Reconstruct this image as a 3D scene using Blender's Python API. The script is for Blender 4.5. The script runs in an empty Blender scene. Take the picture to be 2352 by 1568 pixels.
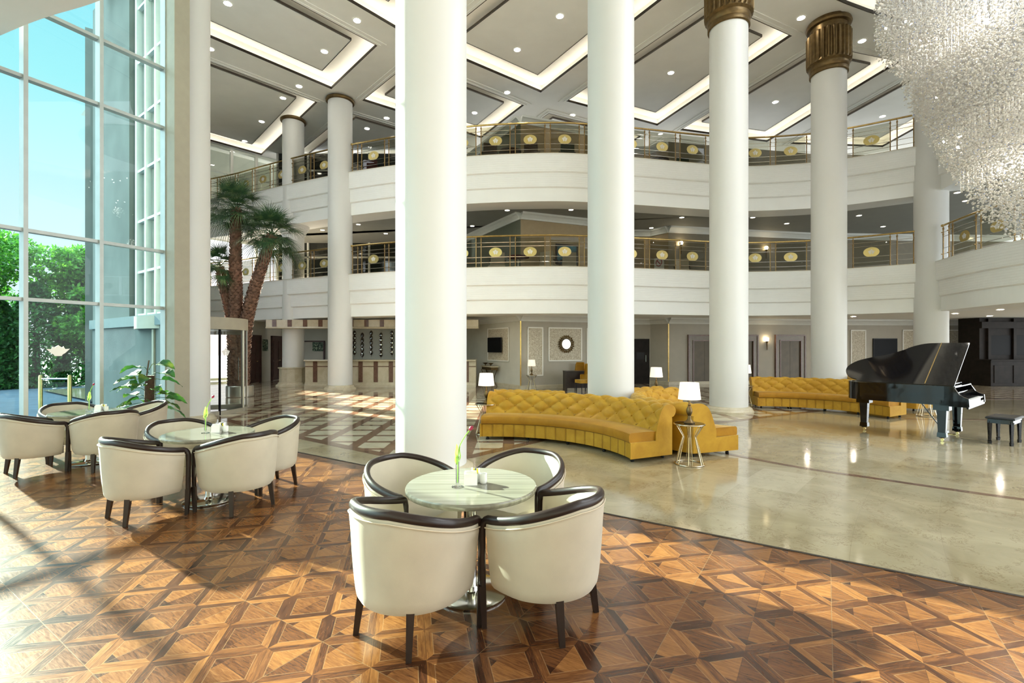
import bpy, math, random
import numpy as np
from mathutils import Vector, Matrix
PI = math.pi
C = bpy.context.scene.collection
S = bpy.context.scene
rnd = random.Random(7)

# ---------------------------------------------------------------- camera, sky, sun, exposure
FPX = 2352 * 17.0 / 36.0          # focal length in pixels of the 2352 x 1568 frame
EYE, HOR = 1.7, 795.0             # eye height, horizon row
cam_data = bpy.data.cameras.new('camera'); cam_data.lens = 17.0; cam_data.sensor_width = 36.0
cam_data.sensor_fit = 'HORIZONTAL'; cam_data.shift_y = (HOR - 784.0) / 2352.0
cam_data.clip_start = 0.05; cam_data.clip_end = 500
cam = bpy.data.objects.new('camera', cam_data); C.objects.link(cam)
cam.location = (0, 0, EYE); cam.rotation_euler = (PI / 2, 0, 0)
S.camera = cam
S.view_settings.view_transform = 'Standard'; S.view_settings.look = 'None'
S.view_settings.gamma = 1.0; S.view_settings.use_curve_mapping = False
S.view_settings.exposure = 0.88
S.cycles.max_bounces = 7; S.cycles.diffuse_bounces = 4; S.cycles.glossy_bounces = 3
S.cycles.transmission_bounces = 4; S.cycles.transparent_max_bounces = 14
S.cycles.caustics_reflective = False; S.cycles.caustics_refractive = False
S.cycles.sample_clamp_indirect = 4.0
S.cycles.use_denoising = True

w = bpy.data.worlds.new('sky'); S.world = w; w.use_nodes = True
nt = w.node_tree; nt.nodes.clear()
tc = nt.nodes.new('ShaderNodeTexCoord'); sx = nt.nodes.new('ShaderNodeSeparateXYZ')
cr = nt.nodes.new('ShaderNodeValToRGB'); bg = nt.nodes.new('ShaderNodeBackground'); wo = nt.nodes.new('ShaderNodeOutputWorld')
nt.links.new(tc.outputs['Generated'], sx.inputs[0]); nt.links.new(sx.outputs['Z'], cr.inputs[0])
e = cr.color_ramp.elements
e[0].position = 0.0; e[0].color = (1.3, 1.36, 1.36, 1)
e[1].position = 1.0; e[1].color = (3.5, 3.75, 4.0, 1)
for p_, c_ in ((0.10, (1.5, 1.62, 1.66, 1)), (0.30, (1.7, 1.85, 1.92, 1)), (0.5, (2.35, 2.55, 2.7, 1))):
    q_ = e.new(p_); q_.color = c_
cr2 = nt.nodes.new('ShaderNodeValToRGB'); nt.links.new(sx.outputs['Z'], cr2.inputs[0])
e2_ = cr2.color_ramp.elements
e2_[0].position = 0.0; e2_[0].color = (0.78, 0.62, 0.62, 1); e2_[1].position = 1.0; e2_[1].color = (0.2, 0.45, 0.55, 1)
for p_, c_ in ((0.08, (0.68, 0.60, 0.63, 1)), (0.20, (0.56, 0.575, 0.60, 1)), (0.38, (0.33, 0.555, 0.57, 1)), (0.5, (0.26, 0.50, 0.56, 1))):
    q_ = e2_.new(p_); q_.color = c_
mr = nt.nodes.new('ShaderNodeMapRange'); mr.inputs[1].default_value = -0.15; mr.inputs[2].default_value = -0.45
mr2 = nt.nodes.new('ShaderNodeMapRange'); mr2.inputs[1].default_value = 0.05; mr2.inputs[2].default_value = 0.25
nt.links.new(sx.outputs['Y'], mr2.inputs[0]); nt.links.new(sx.outputs['X'], mr.inputs[0])
mmul = nt.nodes.new('ShaderNodeMath'); mmul.operation = 'MULTIPLY'; nt.links.new(mr.outputs[0], mmul.inputs[0]); nt.links.new(mr2.outputs[0], mmul.inputs[1])
mxw = nt.nodes.new('ShaderNodeMix'); mxw.data_type = 'RGBA'; nt.links.new(mmul.outputs[0], mxw.inputs[0])
dim = nt.nodes.new('ShaderNodeVectorMath'); dim.operation = 'SCALE'; dim.inputs['Scale'].default_value = 0.74
nt.links.new(cr2.outputs[0], dim.inputs[0]); nt.links.new(cr.outputs[0], mxw.inputs[6]); nt.links.new(dim.outputs[0], mxw.inputs[7])
nt.links.new(mxw.outputs[2], bg.inputs[0]); nt.links.new(bg.outputs[0], wo.inputs[0])
bg.inputs[1].default_value = 1.7

SUNDIR = Vector((0.831, -0.556, -0.385)).normalized()      # the way the light travels
sun_data = bpy.data.lights.new('sun', 'SUN'); sun_data.energy = 30.0; sun_data.angle = math.radians(0.9)
sun_data.color = (1.0, 0.80, 0.62)
sun = bpy.data.objects.new('sun', sun_data); C.objects.link(sun)
sun.rotation_euler = SUNDIR.to_track_quat('-Z', 'Y').to_euler(); sun.location = (-20, 15, 12)

# ---------------------------------------------------------------- placing helpers
def at(x, y, Y):                 # photograph position + distance -> point in the room
    return Vector(((x - 1176.0) / FPX * Y, Y, EYE - (y - HOR) / FPX * Y))
def onz(x, y, z=0.0):            # photograph position on a level plane
    Y = (EYE - z) * FPX / (y - HOR)
    return at(x, y, Y)
OX, OY = 18.2, -7.5              # centre of the round atrium
def pol(r, deg):
    a = math.radians(deg)
    return Vector((OX + r * math.cos(a), OY + r * math.sin(a), 0))

# ---------------------------------------------------------------- mesh helpers
class MB:
    def __init__(s): s.v = []; s.f = []; s.m = []
    def add(s, vs, fs, mi=0):
        o = len(s.v); s.v += [tuple(q) for q in vs]
        for f in fs: s.f.append(tuple(i + o for i in f)); s.m.append(mi)
        return s
    def box(s, c, d, rz=0.0, mi=0, M=None):
        hx, hy, hz = d[0] / 2, d[1] / 2, d[2] / 2
        vs = [Vector((x, y, z)) for x in (-hx, hx) for y in (-hy, hy) for z in (-hz, hz)]
        if M is None: M = Matrix.Rotation(rz, 4, 'Z')
        vs = [(M @ q) + Vector(c) for q in vs]
        return s.add(vs, [(0, 1, 3, 2), (4, 6, 7, 5), (0, 4, 5, 1), (2, 3, 7, 6), (0, 2, 6, 4), (1, 5, 7, 3)], mi)
    def bar(s, p0, p1, wd, hz, mi=0, up=Vector((0, 0, 1))):      # box along a segment
        p0 = Vector(p0); p1 = Vector(p1); t = (p1 - p0); L = t.length; t.normalize()
        n = t.cross(up)
        if n.length < 1e-4: n = Vector((1, 0, 0))
        n.normalize(); u = n.cross(t)
        vs = []
        for p in (p0, p1):
            for a, b in ((-1, -1), (1, -1), (1, 1), (-1, 1)): vs.append(p + n * a * wd / 2 + u * b * hz / 2)
        return s.add(vs, [(0, 3, 2, 1), (4, 5, 6, 7), (0, 1, 5, 4), (1, 2, 6, 5), (2, 3, 7, 6), (3, 0, 4, 7)], mi)
    def tube(s, pts, r, n=8, closed=False, mi=0, caps=True, flat=1.0):
        pts = [Vector(p) for p in pts]; m = len(pts)
        rs = r if isinstance(r, (list, tuple)) else [r] * m
        rings = []; prev = None
        for i, p in enumerate(pts):
            if closed: t = pts[(i + 1) % m] - pts[i - 1]
            else: t = pts[min(i + 1, m - 1)] - pts[max(i - 1, 0)]
            t.normalize()
            if prev is None:
                ref = Vector((0, 0, 1)) if abs(t.z) < 0.9 else Vector((1, 0, 0))
                a = t.cross(ref).normalized()
            else:
                a = (prev - t * prev.dot(t))
                a = a.normalized() if a.length > 1e-6 else t.orthogonal().normalized()
            prev = a; b = t.cross(a)
            rings.append([p + (a * math.cos(2 * PI * k / n) + b * flat * math.sin(2 * PI * k / n)) * rs[i] for k in range(n)])
        o = []; fs = []
        for rg in rings: o += rg
        for i in range(m if closed else m - 1):
            j = (i + 1) % m
            for k in range(n):
                k2 = (k + 1) % n
                fs.append((i * n + k, i * n + k2, j * n + k2, j * n + k))
        if caps and not closed:
            fs.append(tuple(range(n - 1, -1, -1))); fs.append(tuple((m - 1) * n + k for k in range(n)))
        return s.add(o, fs, mi)
    def lathe(s, prof, c=(0, 0, 0), n=32, mi=0, a0=0.0, a1=2 * PI, caps=True):
        full = abs(a1 - a0 - 2 * PI) < 1e-6; m = n if full else n + 1
        vs = []
        for r, z in prof:
            for k in range(m):
                a = a0 + (a1 - a0) * k / n
                vs.append((c[0] + r * math.cos(a), c[1] + r * math.sin(a), c[2] + z))
        fs = []
        for i in range(len(prof) - 1):
            for k in range(n):
                k2 = (k + 1) % m
                fs.append((i * m + k, i * m + k2, (i + 1) * m + k2, (i + 1) * m + k))
        if caps and full:
            if prof[0][0] > 1e-4: fs.append(tuple(range(m - 1, -1, -1)))
            if prof[-1][0] > 1e-4: fs.append(tuple((len(prof) - 1) * m + k for k in range(m)))
        return s.add(vs, fs, mi)
    def prism(s, poly, z0, z1, mi=0):
        n = len(poly)
        vs = [(p[0], p[1], z0) for p in poly] + [(p[0], p[1], z1) for p in poly]
        fs = [tuple(range(n - 1, -1, -1)), tuple(range(n, 2 * n))]
        for i in range(n): j = (i + 1) % n; fs.append((i, j, n + j, n + i))
        return s.add(vs, fs, mi)
    def sweep(s, path, prof, mi=0, closed_prof=True, caps=True):   # prof: (offset to the right of the path, z)
        m = len(path); k = len(prof); vs = []
        for i, p in enumerate(path):
            a = Vector(path[max(i - 1, 0)][:2]); b = Vector(path[min(i + 1, m - 1)][:2])
            if 0 < i < m - 1:
                t1 = (Vector(p[:2]) - a).normalized(); t2 = (b - Vector(p[:2])).normalized()
                n1 = Vector((t1.y, -t1.x)); n2 = Vector((t2.y, -t2.x)); n = n1 + n2
                n = n / max(0.3, n.dot(n1))
            else:
                t = (b - a).normalized(); n = Vector((t.y, -t.x))
            for d, z in prof: vs.append((p[0] + n.x * d, p[1] + n.y * d, z))
        fs = []
        for i in range(m - 1):
            for j in range(k if closed_prof else k - 1):
                j2 = (j + 1) % k
                fs.append((i * k + j, i * k + j2, (i + 1) * k + j2, (i + 1) * k + j))
        if caps and closed_prof:
            fs.append(tuple(range(k))); fs.append(tuple((m - 1) * k + j for j in range(k - 1, -1, -1)))
        return s.add(vs, fs, mi)
    def grid(s, P, mi=0, wrap=False):            # P[i][j]
        a = len(P); b = len(P[0]); vs = [q for row in P for q in row]; fs = []
        for i in range(a - 1):
            for j in range(b if wrap else b - 1):
                j2 = (j + 1) % b
                fs.append((i * b + j, i * b + j2, (i + 1) * b + j2, (i + 1) * b + j))
        return s.add(vs, fs, mi)
    def build(s, name, mat, parent=None, smooth=35, loc=None, recalc=True):
        me = bpy.data.meshes.new(name); me.from_pydata(s.v, [], s.f)
        mats = mat if isinstance(mat, (list, tuple)) else [mat]
        for q in mats: me.materials.append(q)
        if len(mats) > 1: me.polygons.foreach_set('material_index', s.m)
        me.update()
        if recalc and len(s.f) < 60000:
            import bmesh
            bm = bmesh.new(); bm.from_mesh(me)
            bmesh.ops.recalc_face_normals(bm, faces=bm.faces); bm.to_mesh(me); bm.free()
        if smooth:
            me.shade_smooth()
            try: me.set_sharp_from_angle(angle=math.radians(smooth))
            except Exception: pass
        o = bpy.data.objects.new(name, me); C.objects.link(o)
        if parent is not None: o.parent = parent
        if loc is not None: o.location = loc
        return o

def tag(o, label=None, cat=None, group=None, kind=None):
    if label: o['label'] = label
    if cat: o['category'] = cat
    if group: o['group'] = group
    if kind: o['kind'] = kind
    return o
def thing(name, label, cat, loc=(0, 0, 0), rz=0.0, group=None):
    o = bpy.data.objects.new(name, None); C.objects.link(o); o.empty_display_size = 0.1
    o.location = loc; o.rotation_euler = (0, 0, rz)
    return tag(o, label, cat, group)
def struct(o): o['kind'] = 'structure'; return o
def dup(root, loc=None, rz=None, label=None, group=None, parent=None):
    r = root.copy(); C.objects.link(r)
    if parent is not None: r.parent = parent
    if loc is not None: r.location = loc
    if rz is not None: r.rotation_euler = (0, 0, rz)
    if label: r['label'] = label
    if group: r['group'] = group
    for ch in list(root.children): dup(ch, parent=r)
    return r
def smooth_path(pts, n=8):
    P = [Vector(p) for p in pts]; out = []
    for i in range(len(P) - 1):
        p0 = P[max(i - 1, 0)]; p1 = P[i]; p2 = P[i + 1]; p3 = P[min(i + 2, len(P) - 1)]
        for k in range(n):
            t = k / n
            out.append(0.5 * ((2 * p1) + (p2 - p0) * t + (2 * p0 - 5 * p1 + 4 * p2 - p3) * t * t + (3 * p1 - p0 - 3 * p2 + p3) * t ** 3))
    out.append(P[-1]); return out
def arclen(path):
    L = [0.0]
    for i in range(1, len(path)): L.append(L[-1] + (Vector(path[i]) - Vector(path[i - 1])).length)
    return L
def along(path, L, s):
    for i in range(1, len(L)):
        if s <= L[i] or i == len(L) - 1:
            t = (s - L[i - 1]) / max(1e-9, L[i] - L[i - 1])
            a = Vector(path[i - 1]); b = Vector(path[i])
            return a.lerp(b, t), (b - a).normalized()

# ---------------------------------------------------------------- materials
def newmat(name):
    m = bpy.data.materials.new(name); m.use_nodes = True
    n = m.node_tree; b = n.nodes['Principled BSDF']
    return m, n, b
def plain(name, col, rough=0.5, metal=0.0, var=0.06, scale=6.0, bump=0.0, bscale=60.0, coat=0.0, sheen=0.0, trans=0.0, spec=None, emis=None, es=0.0):
    m, n, b = newmat(name)
    b.inputs['Roughness'].default_value = rough; b.inputs['Metallic'].default_value = metal
    t = n.nodes.new('ShaderNodeTexCoord'); no = n.nodes.new('ShaderNodeTexNoise'); no.inputs['Scale'].default_value = scale
    no.inputs['Detail'].default_value = 4
    n.links.new(t.outputs['Object'], no.inputs['Vector'])
    r = n.nodes.new('ShaderNodeValToRGB')
    lo = tuple(max(0, c * (1 - var)) for c in col); hi = tuple(min(1, c * (1 + var)) for c in col)
    r.color_ramp.elements[0].color = lo + (1,); r.color_ramp.elements[1].color = hi + (1,)
    r.color_ramp.elements[0].position = 0.3; r.color_ramp.elements[1].position = 0.7
    n.links.new(no.outputs['Fac'], r.inputs[0]); n.links.new(r.outputs[0], b.inputs['Base Color'])
    if bump:
        n2 = n.nodes.new('ShaderNodeTexNoise'); n2.inputs['Scale'].default_value = bscale
        bp = n.nodes.new('ShaderNodeBump'); bp.inputs['Strength'].default_value = bump; bp.inputs['Distance'].default_value = 0.01
        n.links.new(t.outputs['Object'], n2.inputs['Vector']); n.links.new(n2.outputs['Fac'], bp.inputs['Height']); n.links.new(bp.outputs[0], b.inputs['Normal'])
    if coat: b.inputs['Coat Weight'].default_value = coat; b.inputs['Coat Roughness'].default_value = 0.05
    if sheen: b.inputs['Sheen Weight'].default_value = sheen; b.inputs['Sheen Roughness'].default_value = 0.35
    if trans: b.inputs['Transmission Weight'].default_value = trans
    if spec is not None: b.inputs['Specular IOR Level'].default_value = spec
    if emis: b.inputs['Emission Color'].default_value = tuple(emis) + (1,); b.inputs['Emission Strength'].default_value = es
    return m
def emit(name, col, st):
    m = bpy.data.materials.new(name); m.use_nodes = True; n = m.node_tree; n.nodes.clear()
    e = n.nodes.new('ShaderNodeEmission'); e.inputs[0].default_value = tuple(col) + (1,); e.inputs[1].default_value = st
    o = n.nodes.new('ShaderNodeOutputMaterial'); n.links.new(e.outputs[0], o.inputs[0]); return m
def glassmat(name, tint, ior=1.45, rough=0.0, boost=1.0):
    m = bpy.data.materials.new(name); m.use_nodes = True; n = m.node_tree; n.nodes.clear()
    t = n.nodes.new('ShaderNodeBsdfTransparent'); t.inputs[0].default_value = tuple(tint) + (1,)
    g = n.nodes.new('ShaderNodeBsdfGlossy'); g.inputs['Roughness'].default_value = rough
    f = n.nodes.new('ShaderNodeFresnel'); f.inputs[0].default_value = ior
    mx = n.nodes.new('ShaderNodeMixShader'); o = n.nodes.new('ShaderNodeOutputMaterial')
    mu = n.nodes.new('ShaderNodeMath'); mu.operation = 'MULTIPLY'; mu.inputs[1].default_value = boost
    n.links.new(f.outputs[0], mu.inputs[0])
    n.links.new(mu.outputs[0], mx.inputs[0]); n.links.new(t.outputs[0], mx.inputs[1]); n.links.new(g.outputs[0], mx.inputs[2])
    n.links.new(mx.outputs[0], o.inputs[0]); return m

class NX:                                   # tiny expression builder for shader maths
    def __init__(s, n): s.n = n
    def m(s, op, *a):
        q = s.n.nodes.new('ShaderNodeMath'); q.operation = op
        for i, v in enumerate(a):
            if isinstance(v, (int, float)): q.inputs[i].default_value = v
            else: s.n.links.new(v, q.inputs[i])
        return q.outputs[0]
    def xyz(s, x, y, z):
        q = s.n.nodes.new('ShaderNodeCombineXYZ')
        for i, v in enumerate((x, y, z)):
            if isinstance(v, (int, float)): q.inputs[i].default_value = v
            else: s.n.links.new(v, q.inputs[i])
        return q.outputs[0]
    def white(s, vec):
        q = s.n.nodes.new('ShaderNodeTexWhiteNoise'); q.noise_dimensions = '3D'; s.n.links.new(vec, q.inputs['Vector']); return q.outputs['Value']
    def noise(s, vec, sc, det=3, rough=0.5, dist=0.0):
        q = s.n.nodes.new('ShaderNodeTexNoise'); q.inputs['Scale'].default_value = sc; q.inputs['Detail'].default_value = det
        q.inputs['Roughness'].default_value = rough; q.inputs['Distortion'].default_value = dist
        s.n.links.new(vec, q.inputs['Vector']); return q.outputs['Fac']
    def ramp(s, fac, stops):
        q = s.n.nodes.new('ShaderNodeValToRGB'); el = q.color_ramp.elements
        el[0].position, el[0].color = stops[0][0], tuple(stops[0][1]) + (1,)
        el[1].position, el[1].color = stops[-1][0], tuple(stops[-1][1]) + (1,)
        for p, c in stops[1:-1]: k = el.new(p); k.color = tuple(c) + (1,)
        s.n.links.new(fac, q.inputs[0]); return q.outputs[0]
    def mix(s, fac, a, b, mode='MIX'):
        q = s.n.nodes.new('ShaderNodeMix'); q.data_type = 'RGBA'; q.blend_type = mode
        for k, v in ((0, fac), (6, a), (7, b)):
            if isinstance(v, (int, float)): q.inputs[k].default_value = v
            elif isinstance(v, tuple): q.inputs[k].default_value = v + (1,)
            else: s.n.links.new(v, q.inputs[k])
        return q.outputs[2]
    def obj(s):
        q = s.n.nodes.new('ShaderNodeTexCoord'); p = s.n.nodes.new('ShaderNodeSeparateXYZ'); s.n.links.new(q.outputs['Object'], p.inputs[0])
        return q.outputs['Object'], p.outputs[0], p.outputs[1], p.outputs[2]

def wood_floor():
    m, n, b = newmat('star_parquet_tile'); x = NX(n); P, X, Y, Z = x.obj()
    s = 0.41 / math.sqrt(2); cs, sn = math.cos(math.radians(12)), math.sin(math.radians(12))
    a0 = 1.864 * cs + 2.818 * sn; b0 = -1.864 * sn + 2.818 * cs
    A = x.m('DIVIDE', x.m('SUBTRACT', x.m('ADD', x.m('MULTIPLY', X, cs), x.m('MULTIPLY', Y, sn)), a0), s)
    B = x.m('DIVIDE', x.m('SUBTRACT', x.m('ADD', x.m('MULTIPLY', X, -sn), x.m('MULTIPLY', Y, cs)), b0), s)
    ra = x.m('ROUND', A); rb = x.m('ROUND', B); ia = x.m('FLOOR', A); ib = x.m('FLOOR', B)
    ua = x.m('SUBTRACT', A, ra); ub = x.m('SUBTRACT', B, rb)
    da = x.m('ABSOLUTE', ua); db = x.m('ABSOLUTE', ub)
    fa = x.m('FRACT', A); fb = x.m('FRACT', B)
    mn = x.m('MINIMUM', da, db)
    band = x.m('LESS_THAN', mn, 0.15)
    isA = x.m('LESS_THAN', da, db)          # band runs along b
    sideA = x.m('GREATER_THAN', ua, 0.0); sideB = x.m('GREATER_THAN', ub, 0.0)
    idA = x.xyz(x.m('ADD', x.m('MULTIPLY', ra, 2.0), sideA), ib, 3.0)
    idB = x.xyz(ia, x.m('ADD', x.m('MULTIPLY', rb, 2.0), sideB), 9.0)
    vA = x.white(idA); vB = x.white(idB)
    vband = x.m('ADD', x.m('MULTIPLY', vA, isA), x.m('MULTIPLY', vB, x.m('SUBTRACT', 1.0, isA)))
    par = x.m('ABSOLUTE', x.m('MODULO', x.m('ADD', ia, ib), 2.0))
    d1 = x.m('SUBTRACT', x.m('ADD', fa, fb), 1.0); d2 = x.m('SUBTRACT', fa, fb)
    dg = x.m('ADD', x.m('MULTIPLY', d1, par), x.m('MULTIPLY', d2, x.m('SUBTRACT', 1.0, par)))
    dx = x.m('ADD', x.m('MULTIPLY', d2, par), x.m('MULTIPLY', d1, x.m('SUBTRACT', 1.0, par)))
    half = x.m('GREATER_THAN', dg, 0.0)
    third = x.m('LESS_THAN', dx, -0.42)
    vin = x.white(x.xyz(x.m('ADD', x.m('MULTIPLY', ia, 2.0), half), ib, x.m('MULTIPLY', third, 5.0)))
    vin = x.m('SUBTRACT', vin, x.m('MULTIPLY', third, 0.55))
    vin = x.m('ADD', x.m('MULTIPLY', vin, 0.6), 0.34)
    vband = x.m('ADD', x.m('MULTIPLY', vband, 0.85), 0.05)
    isin = x.m('SUBTRACT', 1.0, band)
    v = x.m('ADD', x.m('MULTIPLY', vband, band), x.m('MULTIPLY', vin, isin))
    gA = x.noise(x.xyz(x.m('MULTIPLY', A, 9.0), x.m('MULTIPLY', B, 0.9), v), 3.0, 5, 0.65, 0.6)
    gB = x.noise(x.xyz(x.m('MULTIPLY', B, 9.0), x.m('MULTIPLY', A, 0.9), v), 3.0, 5, 0.65, 0.6)
    gD = x.noise(x.xyz(x.m('MULTIPLY', x.m('ADD', A, B), 6.0), x.m('MULTIPLY', x.m('SUBTRACT', A, B), 0.7), v), 3.0, 5, 0.65, 0.6)
    gb = x.m('ADD', x.m('MULTIPLY', gA, isA), x.m('MULTIPLY', gB, x.m('SUBTRACT', 1.0, isA)))
    g = x.m('ADD', x.m('MULTIPLY', gb, band), x.m('MULTIPLY', gD, isin))
    t = x.m('ADD', x.m('MULTIPLY', v, 0.62), x.m('MULTIPLY', x.m('SUBTRACT', g, 0.32), 0.85))
    col = x.ramp(t, [(0.10, (0.022, 0.008, 0.005)), (0.30, (0.068, 0.024, 0.011)), (0.52, (0.145, 0.055, 0.019)), (0.75, (0.25, 0.104, 0.032)), (1.0, (0.37, 0.170, 0.052))])
    e1 = x.m('LESS_THAN', x.m('ABSOLUTE', x.m('SUBTRACT', mn, 0.15)), 0.008)
    e2 = x.m('LESS_THAN', mn, 0.006); e3 = x.m('MULTIPLY', x.m('LESS_THAN', x.m('ABSOLUTE', dg), 0.008), isin)
    col = x.mix(x.m('MULTIPLY', e1, 0.28), col, (0.44, 0.27, 0.13))
    col = x.mix(x.m('MULTIPLY', x.m('MAXIMUM', e2, e3), 0.55), col, (0.05, 0.02, 0.01))
    # joints of the large square tiles
    c3, s3 = math.cos(math.radians(-33)), math.sin(math.radians(-33))
    U = x.m('DIVIDE', x.m('SUBTRACT', x.m('ADD', x.m('MULTIPLY', X, c3), x.m('MULTIPLY', Y, s3)), 0.03), 0.82)
    V = x.m('DIVIDE', x.m('SUBTRACT', x.m('ADD', x.m('MULTIPLY', X, -s3), x.m('MULTIPLY', Y, c3)), 3.38), 0.82)
    ju = x.m('LESS_THAN', x.m('ABSOLUTE', x.m('SUBTRACT', U, x.m('ROUND', U))), 0.0028)
    jv = x.m('LESS_THAN', x.m('ABSOLUTE', x.m('SUBTRACT', V, x.m('ROUND', V))), 0.0028)
    j = x.m('MAXIMUM', ju, jv)
    col = x.mix(x.m('MULTIPLY', j, 0.4), col, (0.26, 0.17, 0.09))
    n.links.new(col, b.inputs['Base Color'])
    ro = x.m('ADD', x.m('MULTIPLY', g, 0.12), 0.14); n.links.new(ro, b.inputs['Roughness'])
    b.inputs['Specular IOR Level'].default_value = 0.65
    bp = n.nodes.new('ShaderNodeBump'); bp.inputs['Strength'].default_value = 0.12; bp.inputs['Distance'].default_value = 0.002
    n.links.new(x.m('SUBTRACT', g, x.m('MULTIPLY', x.m('MAXIMUM', j, e1), 1.0)), bp.inputs['Height']); n.links.new(bp.outputs[0], b.inputs['Normal'])
    return m

def marble_col(x, P, c0, c1, c2, sc=1.0, vein=0.35):
    w1 = x.noise(P, 1.3 * sc, 6, 0.62, 1.4); w2 = x.noise(P, 6.0 * sc, 6, 0.7, 2.2)
    base = x.mix(x.ramp(w1, [(0.3, (0, 0, 0)), (0.7, (1, 1, 1))]), c0, c1)
    v = x.m('ABSOLUTE', x.m('SUBTRACT', w2, 0.5))
    vm = x.m('MULTIPLY', x.m('LESS_THAN', v, 0.018), vein)
    vm2 = x.m('MULTIPLY', x.m('GREATER_THAN', x.noise(P, 3.1 * sc, 4, 0.6, 1.0), 0.52), 1.0)
    return x.mix(x.m('MULTIPLY', vm, vm2), base, c2)

def marble_floor():
    m, n, b = newmat('polished_beige_marble'); x = NX(n); P, X, Y, Z = x.obj()
    col = marble_col(x, P, (0.25, 0.20, 0.115), (0.40, 0.34, 0.215), (0.16, 0.09, 0.035), 1.0, 0.6)
    # slabs laid in courses round the atrium
    dx = x.m('SUBTRACT', X, OX); dy = x.m('SUBTRACT', Y, OY)
    R = x.m('SQRT', x.m('ADD', x.m('MULTIPLY', dx, dx), x.m('MULTIPLY', dy, dy)))
    T = x.m('MULTIPLY', x.m('ARCTAN2', dy, dx), 20.0)
    rr = x.m('DIVIDE', R, 0.62); row = x.m('FLOOR', rr)
    tt = x.m('ADD', x.m('DIVIDE', T, 1.05), x.m('MULTIPLY', row, 0.37)); cell = x.m('FLOOR', tt)
    h = x.white(x.xyz(row, cell, 1.0))
    col = x.mix(x.m('MULTIPLY', h, 0.30), col, (0.44, 0.39, 0.27))
    col = x.mix(x.m('MULTIPLY', x.m('GREATER_THAN', h, 0.93), 0.15), col, (0.52, 0.47, 0.35))
    fr = x.m('FRACT', rr); ft = x.m('FRACT', tt)
    j = x.m('MAXIMUM', x.m('LESS_THAN', fr, 0.006), x.m('LESS_THAN', ft, 0.004))
    col = x.mix(x.m('MULTIPLY', j, 0.4), col, (0.25, 0.2, 0.13))
    n.links.new(col, b.inputs['Base Color'])
    b.inputs['Roughness'].default_value = 0.09; b.inputs['Specular IOR Level'].default_value = 0.75
    return m
def lattice_floor():
    m, n, b = newmat('marble_lattice'); x = NX(n); P, X, Y, Z = x.obj()
    base = marble_col(x, P, (0.46, 0.41, 0.29), (0.62, 0.57, 0.44), (0.35, 0.24, 0.12))
    dark = marble_col(x, P, (0.15, 0.082, 0.050), (0.27, 0.165, 0.11), (0.4, 0.3, 0.22), 2.0)
    u = x.m('DIVIDE', x.m('ADD', X, 2.7), 0.66); v = x.m('DIVIDE', x.m('SUBTRACT', Y, 8.6), 0.60)
    du = x.m('ABSOLUTE', x.m('SUBTRACT', u, x.m('ROUND', u))); dv = x.m('ABSOLUTE', x.m('SUBTRACT', v, x.m('ROUND', v)))
    k = x.m('MAXIMUM', x.m('LESS_THAN', du, 0.15), x.m('LESS_THAN', dv, 0.11))
    n.links.new(x.mix(k, base, dark), b.inputs['Base Color'])
    b.inputs['Roughness'].default_value = 0.07; b.inputs['Specular IOR Level'].default_value = 0.75
    return m
def marble(name, c0, c1, c2, sc=2.0, rough=0.15, vein=0.3):
    m, n, b = newmat(name); x = NX(n); P, X, Y, Z = x.obj()
    n.links.new(marble_col(x, P, c0, c1, c2, sc, vein), b.inputs['Base Color']); b.inputs['Roughness'].default_value = rough
    return m
def table_top():
    m, n, b = newmat('grey_grained_laminate'); x = NX(n); P, X, Y, Z = x.obj()
    g = x.noise(x.xyz(x.m('MULTIPLY', X, 0.5), x.m('MULTIPLY', Y, 26.0), Z), 1.6, 4, 0.55, 0.15)
    n.links.new(x.ramp(g, [(0.3, (0.135, 0.128, 0.10)), (0.5, (0.19, 0.18, 0.145)), (0.7, (0.25, 0.24, 0.195))]), b.inputs['Base Color'])
    b.inputs['Roughness'].default_value = 0.08; b.inputs['Specular IOR Level'].default_value = 0.5
    return m
def velvet(name, c0, c1):
    m, n, b = newmat(name); x = NX(n); P, X, Y, Z = x.obj()
    g = x.noise(P, 3.5, 4, 0.6, 0.5); g2 = x.noise(P, 120.0, 2, 0.5)
    n.links.new(x.ramp(x.m('ADD', x.m('MULTIPLY', g, 0.85), x.m('MULTIPLY', g2, 0.15)), [(0.3, c0), (0.72, c1)]), b.inputs['Base Color'])
    b.inputs['Roughness'].default_value = 0.55; b.inputs['Sheen Weight'].default_value = 0.4; b.inputs['Sheen Roughness'].default_value = 0.3
    b.inputs['Sheen Tint'].default_value = (1.0, 0.85, 0.45, 1); b.inputs['Specular IOR Level'].default_value = 0.25
    return m
def damask():
    m, n, b = newmat('damask_wallpaper'); x = NX(n); P, X, Y, Z = x.obj()
    vo = n.nodes.new('ShaderNodeTexVoronoi'); vo.inputs['Scale'].default_value = 16; n.links.new(P, vo.inputs['Vector'])
    k = x.noise(P, 9.0, 2, 0.5, 3.0)
    n.links.new(x.ramp(k, [(0.42, (0.42, 0.36, 0.26)), (0.5, (0.80, 0.76, 0.64)), (0.58, (0.45, 0.39, 0.29))]), b.inputs['Base Color'])
    b.inputs['Roughness'].default_value = 0.6; return m
def bark():
    m, n, b = newmat('palm_bark'); x = NX(n); P, X, Y, Z = x.obj()
    g = x.noise(P, 9.0, 5, 0.6)
    n.links.new(x.ramp(g, [(0.3, (0.07, 0.035, 0.022)), (0.7, (0.30, 0.165, 0.11))]), b.inputs['Base Color']); b.inputs['Roughness'].default_value = 0.8
    return m
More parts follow.
